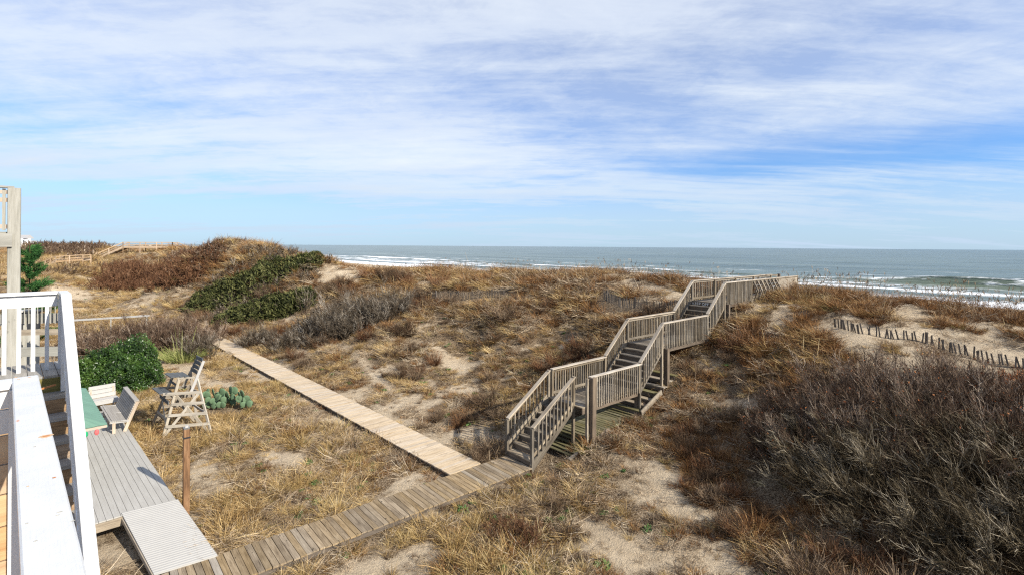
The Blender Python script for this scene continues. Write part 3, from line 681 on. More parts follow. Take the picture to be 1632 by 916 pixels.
def build_benches():
    # slatted bench with tall raked back, along the right edge
    P0 = Vector((-13.98, 17.5)); L = DL * 2.45; back = Vector((.702, .712))
    r = empty('slatted_bench', (P0.x, P0.y, DZ), 'grey slatted bench with raked back standing at the deck edge', 'bench')
    def q(a, b, z): return Vector((P0.x + DL.x * a + back.x * b, P0.y + DL.y * a + back.y * b, z))
    for i in range(8):
        b = .03 + i * .062; z = .80 - .012 * i + (.0 if i else -.03); beam('seat_slat', q(0, b, z), q(2.45, b, z), .055, .03, M['grey_bench'], r)
    for i in range(9):
        f = i / 8; beam('back_slat', q(0, .50 + .22 * f, .78 + .55 * f), q(2.45, .50 + .22 * f, .78 + .55 * f), .028, .06, M['grey_bench'], r, up=(.22 * .7, .22 * .7, .55))
    beam('back_cap', q(0, .76, 1.37), q(2.45, .76, 1.37), .14, .035, M['grey_bench'], r)
    for a in (.05, 1.2, 2.4):
        beam('seat_arm', q(a, .0, .755), q(a, .55, .70), .05, .08, M['white_edge'], r)
        beam('leg', q(a, .12, DZ), q(a, .12, .72) - Vector((back.x, back.y, 0)) * .0, .06, .09, M['bench_leg'], r)
        beam('back_post', q(a, .42, DZ), q(a, .80, 1.35), .05, .10, M['bench_leg'], r)
    # corner bench on the far side: pale boards facing the camera
    r2 = empty('corner_bench', tuple(dk(6.9, .6, DZ)), 'pale boxy corner bench at the far end of the grey deck under the green bush', 'bench')
    A = gz(147, 641, .80); B = gz(190, 633, .80); dirv = (B - A).normalized(); nrm = Vector((dirv.y, -dirv.x, 0))
    for i in range(3): beam('seat_board', A - nrm * (.1 + .15 * i) + Vector((0, 0, 0)), B - nrm * (.1 + .15 * i), .14, .035, M['white_edge'], r2)
    beam('front_board', A + Vector((0, 0, -.08)), B + Vector((0, 0, -.08)), .03, .13, M['white_edge'], r2)
    for i in range(3): beam('back_board', A - nrm * (.52 + .03 * i) + Vector((0, 0, .10 + .16 * i)), B - nrm * (.52 + .03 * i) + Vector((0, 0, .10 + .16 * i)), .03, .15, M['white_edge'], r2)
    for f in (.08, .92):
        c = A.lerp(B, f); beam('leg', Vector((c.x, c.y, DZ)) - nrm * .1, Vector((c.x, c.y, .74)) - nrm * .1, .08, .08, M['bench_leg'], r2)
        beam('leg', Vector((c.x, c.y, DZ)) - nrm * .5, Vector((c.x, c.y, 1.2)) - nrm * .58, .08, .06, M['bench_leg'], r2)
build_benches()

def build_awning():
    z = 2.0; A = gz(170.4, 675.3, z); B = gz(136.5, 618, z); ax = (B - A); L = ax.length; ax.normalize(); lf = Vector((-ax.y, ax.x, 0))
    if lf.x > 0: lf = -lf
    r = empty('green_awning', (A.x, A.y, DZ), 'ribbed green awning roof with coloured bulbs under its corner, behind the white stair rail', 'awning')
    def q(a, b, h): return A + ax * a + lf * b + Vector((0, 0, h))
    def sheet(name, c0, c1, c2, c3, n, mat):   # ribs run from c0-c1 edge to c3-c2 edge
        vs, fs = [], []; nn = (c1 - c0).cross(c3 - c0).normalized()
        if nn.z < 0: nn = -nn
        for k in range(n * 3 + 1):
            f = k / (n * 3); up = nn * (.022 if k % 3 == 1 else 0)
            vs += [c0.lerp(c1, f) + up - r.location, c3.lerp(c2, f) + up - r.location]
        m = len(vs); vs += [v - nn * .03 for v in vs]
        for k in range(n * 3):
            a = 2 * k; fs += [(a, a + 1, a + 3, a + 2), (m + a, m + a + 2, m + a + 3, m + a + 1), (a, a + 2, m + a + 2, m + a), (a + 1, m + a + 1, m + a + 3, a + 3)]
        fs += [(0, m, m + 1, 1), (m - 2, m - 1, 2 * m - 1, 2 * m - 2)]
        o = mesh_obj(name, vs, fs, mat); o.parent = r
    R0, R1 = q(.9, 1.2, .55), q(L - .9, 1.2, .55); A2, B2 = q(0, 2.4, 0), q(L, 2.4, 0)
    sheet('roof_panel', q(0, 0, 0), q(L, 0, 0), R1, R0, 18, M['green_roof'])
    sheet('roof_panel', A2, q(0, 0, 0), R0 + ax * -.0, R0 + lf * .001, 8, M['green_roof'])
    sheet('roof_panel', B2, A2, R0, R1, 18, M['green_roof'])
    sheet('roof_panel', q(L, 0, 0), B2, R1, R1 + ax * .001, 8, M['green_roof'])
    beam('edge_trim', q(0, .0, -.05), q(L, 0, -.05), .03, .06, M['green_roof'], r); beam('edge_trim', q(0, 0, -.05), q(0, 2.4, -.05), .03, .06, M['bench_leg'], r)
    for a, b in ((L - .2, .3), (.2, 2.1), (L - .2, 2.1)): beam('pole', Vector((*q(a, b, 0).xy, DZ)), q(a, b, -.03), .06, .06, M['bench_leg'], r)
    for i, (a, b, m) in enumerate(((-.02, .22, 'bulb_red'), (-.02, .45, 'bulb_green'), (-.02, .95, 'bulb_green'), (-.02, 1.25, 'bulb_yellow'), (-.02, 1.7, 'bulb_red'))):
        me = bpy.data.meshes.new('bulb'); import bmesh
        bm = bmesh.new(); bmesh.ops.create_uvsphere(bm, u_segments=8, v_segments=6, radius=.055); bmesh.ops.scale(bm, vec=(1, 1, 1.5), verts=bm.verts); bm.to_mesh(me); bm.free()
        me.materials.append(M[m]); o = bpy.data.objects.new('bulb', me); COL.objects.link(o); o.location = q(a, b, -.16); finish(o, r)
build_awning()

def build_post():
    b = Vector((-8.62, 13.35)); r = empty('brown_post', (b.x, b.y, -.17), 'rusty brown square post with a metal cap at the corner of the grey deck', 'post')
    beam('shaft', (b.x, b.y, -.4), (b.x, b.y, 2.1), .15, .15, M['brown_post'], r, bev=.012)
    beam('collar', (b.x, b.y, 1.86), (b.x, b.y, 1.9), .165, .165, M['black_plastic'], r); beam('cap', (b.x, b.y, 2.1), (b.x, b.y, 2.14), .13, .13, M['metal'], r)
    beam('cap_light', (b.x, b.y, 2.14), (b.x, b.y, 2.19), .07, .07, M['white_edge'], r)
build_post()

def build_chair():
    nl = gz(259.9, 695.3, -.05); nr = gz(337.1, 689.2, -.05); fl = gz(242, 677.7, -.05)
    a = (nr - nl).normalized(); b = (fl - nl); W = b.length; b.normalize(); L = (nr - nl).length
    r = empty('lifeguard_chair', tuple(nl.lerp(nr, .5) + b * W / 2), 'tall bleached wooden lifeguard chair with dark grey seat boards standing in the grass', 'chair')
    def q(x, y, z):      # x along the side frame, y across, splayed: wide at the foot, narrow at the seat
        f = min(max(z / 2.0, 0), 1.05); yy = W / 2 + (y - .5) * (W * (1 - f) + .78 * f)
        return nl + a * x + b * yy + Vector((0, 0, z + .05))
    top = 1.98; cw, cd = M['chair_wood'], M['chair_dark']
    xf, xb = .62, 1.20
    for y in (0, 1):
        wv = cw if y == 0 else M['walk_grey']
        beam('front_leg', q(-.02, y, -.15), q(xf, y, top), .045, .09, wv, r); beam('rear_leg', q(L, y, -.15), q(xb, y, top), .045, .09, wv, r)
        def side(z, x0, x1, h=.10): beam('side_rail', q(x0, y - .03 if y == 0 else y + .03, z), q(x1, y - .03 if y == 0 else y + .03, z), .03, h, wv, r)
        side(.30, .08, L - .05); side(.68, .20, L - .14); side(1.06, .32, L - .2); side(1.44, .05, L - .28); side(top, xf - .06, xb + .06, .06)
        beam('diagonal_brace', q(.05, y, .0), q(1.25, y, 1.42), .03, .09, wv, r); beam('diagonal_brace', q(L - .1, y, .0), q(.5, y, 1.35), .03, .09, wv, r)
        beam('back_stile', q(xb - .22, y, 1.45), q(xb + .24, y, 2.58), .04, .09, M['white_edge'] if y == 0 else cw, r)
    for i in range(4): beam('seat_board', q(xf - .22 + i * .155, -.06, top + .05), q(xf - .22 + i * .155, 1.06, top + .05), .145, .03, cd, r)
    for i in range(4):
        x = xb + .02 + i * .06; z = 2.16 + i * .15; beam('back_board', q(x, -.02, z), q(x, 1.02, z), .03, .14, cd, r)
    for i in range(2): beam('foot_board', q(.02 + i * .2, -.04, 1.47), q(.02 + i * .2, 1.04, 1.47), .16, .03, cd, r)
    beam('foot_board', q(.22, -.03, 1.12), q(.22, 1.03, 1.12), .03, .12, cd, r)
    for z, x in ((.5, .16), (1.4, 1.24), (.7, L - .2)): beam('cross_brace', q(x, 0, z), q(x, 1, z), .03, .09, cw, r)
    beam('cross_brace', q(.1, 0, .3), q(.3, 1, .95), .03, .09, cw, r); beam('cross_brace', q(xf - .1, 0, 1.72), q(xf - .1, 1, 1.72), .03, .08, cd, r)
build_chair()

# ------------------------------------------------------------------ the white house deck and stairs, close by
HA = Vector((-.71, .704, 0)); HB = Vector((.704, .71, 0))      # away along the rail; seaward
CAPZ = 6.35; FLZ = 5.3
def build_house_deck():
    Wt = M['white']
    r = empty('white_deck_railing', (-1.6, 1.6, FLZ), 'thick white painted deck railing with rust spots, close in the lower left', 'railing')
    fr = gz(61, 596.8, CAPZ); w_ = .092
    c_far = fr - HB * w_ / 2; c_near = c_far - HA * 3.2
    near_cap = beam('cap_rail', c_far - Vector((0, 0, .019)), c_near - Vector((0, 0, .019)), w_, .038, Wt, r, bev=.004)
    beam('outer_board', c_far + HB * .02 - Vector((0, 0, .09)), c_near + HB * .02 - Vector((0, 0, .09)), .03, .10, Wt, r)
    cp_ = c_far - HA * .05 - HB * .005; beam('corner_post', (cp_.x, cp_.y, FLZ), (cp_.x, cp_.y, CAPZ - .04), .10, .10, Wt, r)
    for i in range(3): q_ = c_far + HB * .03 - HA * (.1 + .13 * i); beam('baluster', (q_.x, q_.y, FLZ + .06), (q_.x, q_.y, CAPZ - .05), .036, .036, Wt, r)
    # return rail to the left
    e = c_far - HA * .03 - HB * (w_ / 2); e2 = e - HB * 3.0
    beam('cap_rail', e - Vector((0, 0, .021)), e2 - Vector((0, 0, .021)), .09, .036, Wt, r, bev=.003)
    beam('fascia', e - Vector((0, 0, .085)) - HA * .01, e2 - Vector((0, 0, .085)) - HA * .01, .03, .085, Wt, r)
    beam('fascia', e - Vector((0, 0, .19)) - HA * .015, e2 - Vector((0, 0, .19)) - HA * .015, .03, .11, Wt, r)
    z = CAPZ - .25
    pw = [.135, .14, .15, .16, .165, .15]
    for hgt in pw:
        beam('pine_board', e - HA * .03 + Vector((0, 0, z - hgt / 2 - CAPZ)), e2 - HA * .03 + Vector((0, 0, z - hgt / 2 - CAPZ)), .025, hgt - .007, M['pine'], r); z -= hgt
    f = empty('house_deck_floor', (-3, 1, FLZ), 'pine plank floor of the near white deck', 'deck')
    for i in range(16):
        c = e - HA * (.1 + .142 * i) - Vector((0, 0, CAPZ - FLZ)); beam('floor_board', c, c - HB * 3, .136, .03, M['pine'], f)
    rs = random.Random(4)
    for (u, v, a_, b_, m_) in ((73.7, 694, .009, .009, 'rust_nail'), (73.7, 694, .017, .017, 'rust_pale'), (86.5, 760, .004, .004, 'rust_nail'), (44.5, 774, .003, .003, 'rust_pale'), (25, 601, .006, .006, 'rust_pale'), (30, 603.5, .006, .006, 'rust_pale'), (47, 600.5, .007, .007, 'rust_pale'), (55, 711, .004, .004, 'chip'), (95, 815, .006, .003, 'chip'), (92, 820, .004, .002, 'chip'), (116, 829, .004, .002, 'chip'), (57, 861, .003, .003, 'chip'), (43, 833, .003, .003, 'chip')):
        c = gz(u, v, CAPZ + (.0012 if m_ == 'rust_nail' else .0006)); n_ = 16; vs = []
        for i in range(n_):
            an = i / n_ * 6.2832; rr_ = 1 + rs.uniform(-.22, .22); vs.append(HB * (math.cos(an) * a_ * rr_) + HA * (math.sin(an) * b_ * rr_) + Vector((0, 0, .0003)))
        vs += [Vector(v_) - Vector((0, 0, .0004)) for v_ in vs]
        o = mesh_obj('rust_stain' if 'rust' in m_ else 'paint_chip', vs, [tuple(range(n_)), tuple(range(2 * n_ - 1, n_ - 1, -1))] + [(i, i + n_, (i + 1) % n_ + n_, (i + 1) % n_) for i in range(n_)], M[m_], None, loc=c); sub(o, near_cap, r)
    # stairs descending towards the camera, beyond the near rail
    s = empty('white_side_stairs', (-5.3, 6, FLZ - 3), 'wooden stairs with grey landing and white painted railings going down beside the house', 'stairs')
    cr = gz(113.5, 467.3, CAPZ); cw = .10
    edge = gz(95, 596, FLZ)
    o = edge + HB * .12                     # landing edge at the right side
    for i in range(9):
        c = o - HB * (.06 + .142 * i); lv = Vector((0, 0, -.015))
        beam('landing_board', c + lv, c + HA * 1.02 + lv, .135, .03, M['grey_landing'], s)
    beam('riser', o - Vector((0, 0, .13)) , o - HB * 1.3 - Vector((0, 0, .13)), .03, .2, M['green_stained'], s)
    run, rise = .275, .21
    for n in range(1, 12):
        c = o - HA * (run * (n - .5)) - Vector((0, 0, rise * n))
        beam('tread', c - Vector((0, 0, .02)), c - HB * 1.25 - Vector((0, 0, .02)), run + .02, .04, M['grey_landing'], s)
        d = o - HA * (run * n) - Vector((0, 0, rise * (n + .5) + .02)); beam('riser', d, d - HB * 1.25, .025, rise - .045, M['tread_brown'], s)
    zt = Vector((0, 0, 1))
    c0 = cr - HB * cw / 2; c1 = c0 - HA * 5.0 - zt * (5.0 * rise / run)
    beam('handrail', c0 - zt * .02, c1 - zt * .02, cw, .04, Wt, s, bev=.004)
    beam('handrail_board', c0 - zt * .11 - HB * .0, c1 - zt * .11, .04, .12, Wt, s)
    beam('bottom_rail', c0 - zt * .92, c1 - zt * .92, .04, .1, Wt, s)
    beam('stringer', o + HB * .03 - zt * .12 - HA * .05, o + HB * .03 - zt * (.12 + 5 * rise / run) - HA * 5.05, .04, .3, Wt, s)
    for i in range(1, 34):
        a = .14 * i; p = c0 - HA * a - zt * (a * rise / run); beam('baluster', p - zt * 1.1, p - zt * .05, .036, .036, Wt, s)
    # corner newel and landing rail going left
    nw = c0 + HA * .02
    beam('newel', nw - zt * 1.25, nw - zt * .04, .09, .09, Wt, s)
    cf = c0 + HA * .55
    beam('cap_rail', c0 + HA * 0 - zt * .018, cf - zt * .018, cw, .036, Wt, s, bev=.003)
    for k in range(5): q_ = c0 + HA * (.1 + .1 * k); beam('baluster', q_ - zt * 1.1, q_ - zt * .05, .036, .036, Wt, s)
    beam('newel', cf - zt * 1.2, cf - zt * .04, .09, .09, Wt, s)
    l2 = cf - HB * 3
    beam('cap_rail', cf - zt * .02 - HB * .05, l2 - zt * .02, .12, .038, Wt, s)
    beam('fascia', cf - zt * .12 - HB * .05, l2 - zt * .12, .035, .16, Wt, s)
    for k in range(1, 22): q_ = cf - HB * (.02 + .135 * k); beam('baluster', q_ - zt * 1.06, q_ - zt * .05, .042, .042, Wt, s)
    beam('rusty_nail', at(60, 621, 6.2), at(88, 612.5, 6.4), .018, .018, M['rust_nail'], s)
build_house_deck()

# ------------------------------------------------------------------ the neighbour's side at far left
def build_neighbour():
    N = M['neighbour']; r = empty('neighbour_deck', tuple(Vector((-11, 11, -.1))), 'neighbouring grey wooden house deck with a tall corner post at the left edge', 'deck')
    Y = 11.0
    def p(u, v, y=Y): return at(u, v, y)
    c = p(23, 300); base = Vector((c.x, c.y, 0))
    beam('corner_post', (c.x, c.y, -.3), (c.x, c.y, c.z), .205, .205, N, r, bev=.01)
    dl = -HB; zt = Vector((0, 0, 1))
    tz = c.z; bz = p(23, 383).z
    q0 = Vector((c.x, c.y, 0)) - HA * .12
    beam('deck_beam', Vector((c.x, c.y, bz)) - HB * .03 - HA * .135, Vector((c.x, c.y, bz)) + dl * 4 - HA * .125, .05, .29, N, r)
    beam('cap_rail', Vector((c.x, c.y, tz + .01)), Vector((c.x, c.y, tz + .01)) + dl * 4, .2, .04, N, r)
    beam('top_rail', Vector((c.x, c.y, tz - .1)) + dl * .1, Vector((c.x, c.y, tz - .1)) + dl * 4, .04, .08, M['neighbour_pink'], r)
    beam('mid_rail', Vector((c.x, c.y, tz - .27)) + dl * .1, Vector((c.x, c.y, tz - .27)) + dl * 4, .04, .09, M['neighbour_pink'], r)
    beam('bottom_rail', Vector((c.x, c.y, tz - .85)) + dl * .1, Vector((c.x, c.y, tz - .85)) + dl * 4, .04, .09, M['neighbour_pink'], r)
    for k in range(14): q = Vector((c.x, c.y, 0)) + dl * (.16 + .26 * k); beam('baluster', q + zt * (tz - .93), q + zt * (tz - .03), .05, .05, N, r)
    for k in range(8): q = Vector((c.x, c.y, bz + .16)) + HA * (.07 + .15 * k); beam('floor_board', q, q + dl * 4, .14, .035, N, r)
    q = Vector((c.x, c.y, 0)) + dl * .28 + HA * .6; 
    beam('beam_under', q + zt * (bz - .45), q + dl * 3 + zt * (bz - .45), .1, .22, M['chair_dark'], r)
    beam('inner_post', q + zt * -.2, q + zt * (bz - .35), .12, .12, M['neighbour_pink'], r)
    # lower grey platform, white boards and stairs behind the balusters
    lp = empty('neighbour_walkway', (-19, 20, -.1), 'pale wooden walkway and low wall seen through the white balusters at the left', 'walkway')
    for zz, v_, h, y, m in ((0, 509, .42, 22, N), (0, 531, .22, 19, M['walk_grey']), (0, 562, .3, 16, N)):
        a = at(-40, v_, y); b = at(100, v_ - 3, y + .4); beam('side_board', a, b, .05, h, m, lp)
    for u_ in (5, 40, 75, 98):
        a = at(u_, 505, 22.2); beam('post', (a.x, a.y, -.2), a, .12, .12, N, lp)
    for k in range(20): a = at(-38 + 7 * k, 497, 22.1); beam('picket', a - zt * .5, a + zt * .25, .1, .03, N, lp)
    for k, (u_, lid) in enumerate(((37, 1), (52, 0))):
        b0 = at(u_, 503, 24)
        bn = empty('trash_bin', (b0.x, b0.y, b0.z - .6), ('black trash bin with a pale lid' if lid else 'plain black trash bin') + ' behind the white balusters at left', 'bin')
        for i_, (h0, h1, wd_) in enumerate(((0, .8, .55), (.8, .88, .62))):
            beam('bin_body' if i_ == 0 else 'bin_lid', Vector((b0.x, b0.y, b0.z - .6 + h0)), Vector((b0.x, b0.y, b0.z - .6 + h1)), wd_, wd_, M['black_plastic'] if (i_ == 0 or not lid) else M['white_edge'], bn, bev=.06)
        beam('bin_handle', Vector((b0.x - .3, b0.y + .35, b0.z + .2)), Vector((b0.x + .3, b0.y + .35, b0.z + .2)), .04, .04, M['black_plastic'], bn)
        beam('bin_stand', Vector((b0.x, b0.y, 0)), Vector((b0.x, b0.y, b0.z - .6)), .5, .5, N, bn)
    # long white rail beyond the shrubs
    wr = empty('white_pipe_rail', (-27, 34, 0), 'long thin white rail reaching out over the grey shrubs left of centre', 'railing')
    A = at(-60, 521, 33); B = at(238, 502.5, 36)
    beam('top_bar', A, B, .14, .11, M['white_edge'], wr)
    for f in (.05, .3, .55, .78, .985): c_ = A.lerp(B, f); beam('post', (c_.x, c_.y, -.2), (c_.x, c_.y, c_.z - .05), .07, .07, N, wr)
build_neighbour()

# ------------------------------------------------------------------ far walkovers and house
def far_walkover(label, pts, hgt, Yw, posts):
    """pts: floor line points; railing both sides"""
    r = empty('dune_walkover', (pts[0].x, pts[0].y, pts[0].z - 1), label, 'walkway', 'tan wooden walkovers on the far dunes'); m = M['far_wood']; side = Vector((0, 1.6, 0)); zt = Vector((0, 0, 1))
    for a, b in zip(pts[:-1], pts[1:]):
        for o_ in (Vector(), side):
            beam('handrail', a + o_ + zt * hgt, b + o_ + zt * hgt, .12, .14, m, r); beam('stringer', a + o_, b + o_, .08, .32, m, r)
            beam('middle_rail', a + o_ + zt * hgt * .5, b + o_ + zt * hgt * .5, .05, .09, m, r)
            n = max(2, int((b - a).length / 2.2))
            for i in range(n + 1):
                q = a.lerp(b, i / n) + o_; zg = gzs(*to_st(q.x, q.y)); beam('post', Vector((q.x, q.y, min(zg - .3, q.z - .2))), q + zt * (hgt + .05), .15, .15, m, r)
        n = max(2, int((b - a).length / .3))
        flat = abs(b.z - a.z) < .3 * (b - a).length
        for i in range(n):
            q = a.lerp(b, (i + .5) / n) + zt * .18; beam('plank', q, q + side, .28 if flat else .3, .04, m, r)
    return r
W0 = [at(150, 414, 97), at(196, 394, 100), at(275, 394, 104), at(292, 401, 106)]
far_walkover('large tan walkover with long stairs on the far sandy dune', W0, .95, 100, 8)
W1 = [at(72, 424, 80), at(88, 417, 80), at(132, 414, 84)]
far_walkover('smaller tan walkover half hidden behind the dark shrub mound on the far left', W1, .8, 80, 4)
def far_house(u0, u1, vtop, vbot, Y, label):
    a = at(u0, vbot, Y); b = at(u1, vbot, Y); h = at(u0, vtop, Y).z - a.z; wdt = b.x - a.x
    r = empty('beach_house', (a.x + wdt / 2, a.y, a.z - 3), label, 'house'); m = M['house_white']
    beam('wall', (a.x + wdt / 2, a.y, a.z - 3), (a.x + wdt / 2, a.y, a.z + h * .72), wdt, wdt, m, r)
    z = a.z + h * .72; cx = a.x + wdt / 2; e = wdt * .56
    vs = [(cx - e, Y - e, z), (cx + e, Y - e, z), (cx + e, Y + e, z), (cx - e, Y + e, z), (cx - e, Y, z + h * .3), (cx + e, Y, z + h * .3)]
    mesh_obj('roof', [Vector(v) - r.location for v in vs], [(0, 1, 5, 4), (2, 3, 4, 5), (0, 4, 3), (1, 2, 5), (3, 2, 1, 0)], M['house_roof']).parent = r
    for i in range(3):
        for k in range(2):
            x = a.x + wdt * (.2 + .3 * i); zz = a.z + h * (.12 + .3 * k); beam('window', (x - wdt * .08, Y - wdt / 2 - .03, zz + h * .08), (x + wdt * .08, Y - wdt / 2 - .03, zz + h * .08), .06, h * .14, M['glass_dark'], r)
    beam('porch', (a.x - .5, Y - wdt * .6, a.z), (b.x + .5, Y - wdt * .6, a.z), wdt * .25, .25, m, r)
far_house(34, 47, 375, 394, 150, 'tall white beach house far off beside the pine tree at the left')
far_house(48, 56, 384, 391, 190, 'small white beach house farther off, right of the tall white one')

# ------------------------------------------------------------------ vegetation
UP = np.array([0, 0, 1.0])
def rdir(n, up=0.0, flat=1.0):
    v = RNG.normal(size=(n, 3)); v[:, 2] = np.abs(v[:, 2]) * flat + up; return norm(v)
PROTO = bpy.data.collections.new('plant_prototypes')
def proto(name, parts, mat):
    V, Q, C = join(parts); me = arr_mesh(name, V, Q, mat, C); o = bpy.data.objects.new(name, me); PROTO.objects.link(o); return o
def tuft(n, h, spread, wd, lean=0.15, bend=.5, base=.08, nseg=3):
    a = RNG.uniform(0, 2 * np.pi, n); rad = np.sqrt(RNG.uniform(0, 1, n)) * base
    root = np.c_[np.cos(a) * rad, np.sin(a) * rad, np.full(n, -.03)]
    d = norm(np.c_[np.cos(a) * spread * RNG.uniform(.1, 1.4, n), np.sin(a) * spread * RNG.uniform(.1, 1.4, n), np.ones(n)] + np.array([-lean, lean * .4, 0]))
    L = h * RNG.uniform(.45, 1.1, n); b = np.c_[d[:, :2] * bend * RNG.uniform(.2, 1.3, (n, 1)), -bend * RNG.uniform(.1, .7, n)]
    return ribbons(root, d, L, wd * RNG.uniform(.6, 1.3, n), nseg, b, RNG.uniform(0, 1, n), .85)[:3]
def thatch(n, r, wd, h=.10):
    a = RNG.uniform(0, 2 * np.pi, n); rad = np.sqrt(RNG.uniform(0, 1, n)) * r
    root = np.c_[np.cos(a) * rad, np.sin(a) * rad, RNG.uniform(0, h, n)]
    d = norm(np.c_[RNG.normal(-.5, 1, n), RNG.normal(.2, 1, n), RNG.normal(.12, .22, n)])
    return ribbons(root, d, RNG.uniform(.15, .5, n), wd * RNG.uniform(.5, 1.2, n), 2, RNG.normal(0, .25, (n, 3)) * [1, 1, .5], RNG.uniform(0, 1, n), .6)[:3]
def twiggy(n, h, wd, spread=.9):
    a = RNG.uniform(0, 2 * np.pi, n); root = np.c_[np.cos(a) * .08, np.sin(a) * .08, np.full(n, -.03)]
    d = norm(np.c_[np.cos(a) * spread, np.sin(a) * spread, np.ones(n)] * RNG.uniform(.2, 1.2, (n, 1)) + [0, 0, .5])
    L = h * RNG.uniform(.4, 1, n); c = RNG.uniform(0, 1, n)
    p = [ribbons(root, d, L, wd, 2, RNG.normal(0, .15, (n, 3)), c, .5)[:3]]
    k = 3; rr = np.repeat(root, k, 0) + np.repeat(d * L[:, None], k, 0) * RNG.uniform(.3, .95, (n * k, 1)); dd = norm(np.repeat(d, k, 0) + RNG.normal(0, .55, (n * k, 3)))
    p.append(ribbons(rr, dd, RNG.uniform(.15, .4, n * k) * h, wd * .7, 1, None, np.repeat(c, k), .6)[:3])
    return p
def rosette(n, r):
    a = RNG.uniform(0, 2 * np.pi, n); root = np.c_[RNG.normal(0, r * .5, (n, 2)), RNG.uniform(.0, .06, n)]
    d = norm(np.c_[np.cos(a), np.sin(a), RNG.uniform(.1, .8, n)])
    return ribbons(root, d, RNG.uniform(.05, .10, n), .05, 2, None, RNG.uniform(0, 1, n), .5)[:3]
def oats(n, h):
    root = np.c_[RNG.normal(0, .12, (n, 2)), np.zeros(n)]; d = norm(np.c_[RNG.normal(-.12, .12, n), RNG.normal(0, .12, n), np.ones(n)])
    L = h * RNG.uniform(.7, 1.1, n); b = np.c_[RNG.normal(-.1, .06, n), RNG.normal(0, .05, n), np.full(n, -.05)]; c = RNG.uniform(.3, .9, n)
    A = ribbons(root, d, L, .008, 3, b, c * .6, .4); tip = A[3]
    hd = ribbons(np.repeat(tip, 3, 0), norm(np.repeat(d, 3, 0) + RNG.normal(0, .25, (n * 3, 3)) + [-.3, 0, -.1]), .13, .018, 2, None, np.repeat(c * .4, 3), .5)
    return [A[:3], hd[:3], tuft(30, h * .4, .4, .016)]
names = []
def P_(kind, parts, mat): names.append(kind); proto(f'p{len(names):02d}_{kind}', parts, M[mat])
for i in range(3): P_('tan', [tuft(70, .50, .8, .012, .10, .7, .14), thatch(34, .30, .011)], 'tan_grass')
for i in range(2): P_('pale', [tuft(44, .34, 1.2, .011, .08, .8, .16), thatch(60, .34, .011)], 'pale_grass')
for i in range(3): P_('rust', [tuft(70, .50, .8, .013, .05, .55, .16), thatch(20, .26, .012)] + twiggy(10, .4, .01), 'rust_grass')
for i in range(2): P_('thatch', [thatch(110, .42, .012, .07)], 'pale_grass')
for i in range(2): P_('dead', twiggy(30, .34, .012) + [thatch(30, .3, .01, .06)], 'dead_twig')
P_('weed', [rosette(46, .10)], 'weed')
for i in range(2): P_('oats', oats(4, 1.05), 'pale_grass')
for i in range(2): P_('gold', [tuft(80, .55, .6, .012, .15, .6, .10), thatch(12, .2, .011)], 'gold_grass')
for i in range(3): P_('bush', twiggy(90, .75, .013, 1.1) + twiggy(60, .6, .011, 1.6), ['dead_twig', 'red_bush', 'dead_twig'][i])
P_('olive', [tuft(60, .42, .8, .014, .2, .5, .15)], 'olive_grass')
names = np.array(names)
def scatter(name, s, t, kinds, scale, label_kind='stuff', sink=0.02):
    """one mesh of points, a plant on each"""
    z = ground_z(s, t); X = s * D2[0] + t * D1[0]; Y = s * D2[1] + t * D1[1]; n = len(s)
    idx = np.zeros(n, np.int32)
    for k in np.unique(kinds):
        m = kinds == k; opts = np.where(names == k)[0]; idx[m] = RNG.choice(opts, m.sum())
    me = bpy.data.meshes.new(name); me.vertices.add(n); me.vertices.foreach_set('co', np.c_[X, Y, z - sink].astype(np.float32).ravel())
    for nm, typ, val in (('pick', 'INT', idx), ('scl', 'FLOAT', scale.astype(np.float32))):
        a = me.attributes.new(nm, typ, 'POINT'); a.data.foreach_set('value', val)
    rot = np.c_[RNG.normal(0, .14, n), RNG.normal(0, .14, n), RNG.normal(0, .9, n)].astype(np.float32)
    rot[kinds != 'tan', 2] = RNG.uniform(0, 6.28, (kinds != 'tan').sum())
    a = me.attributes.new('rot', 'FLOAT_VECTOR', 'POINT'); a.data.foreach_set('vector', rot.ravel())
    o = bpy.data.objects.new(name, me); COL.objects.link(o); o['kind'] = 'stuff'
    g = bpy.data.node_groups.new(name, 'GeometryNodeTree'); g.interface.new_socket('Geometry', in_out='INPUT', socket_type='NodeSocketGeometry'); g.interface.new_socket('Geometry', in_out='OUTPUT', socket_type='NodeSocketGeometry')
    N = g.nodes; gi = N.new('NodeGroupInput'); go = N.new('NodeGroupOutput'); ip = N.new('GeometryNodeInstanceOnPoints'); ci = N.new('GeometryNodeCollectionInfo')
    ci.inputs[0].default_value = PROTO; ci.inputs['Separate Children'].default_value = True; ci.inputs['Reset Children'].default_value = True
    def attr(nm, dt):
        q = N.new('GeometryNodeInputNamedAttribute'); q.data_type = dt; q.inputs[0].default_value = nm; return q.outputs[0]
    L = g.links; L.new(gi.outputs[0], ip.inputs['Points']); L.new(ci.outputs[0], ip.inputs['Instance']); ip.inputs['Pick Instance'].default_value = True
    L.new(attr('pick', 'INT'), ip.inputs['Instance Index']); L.new(attr('scl', 'FLOAT'), ip.inputs['Scale'])
    er = N.new('FunctionNodeEulerToRotation'); L.new(attr('rot', 'FLOAT_VECTOR'), er.inputs[0]); L.new(er.outputs[0], ip.inputs['Rotation'])
    L.new(ip.outputs[0], go.inputs[0])
    md = o.modifiers.new('scatter', 'NODES'); md.node_group = g
    return o
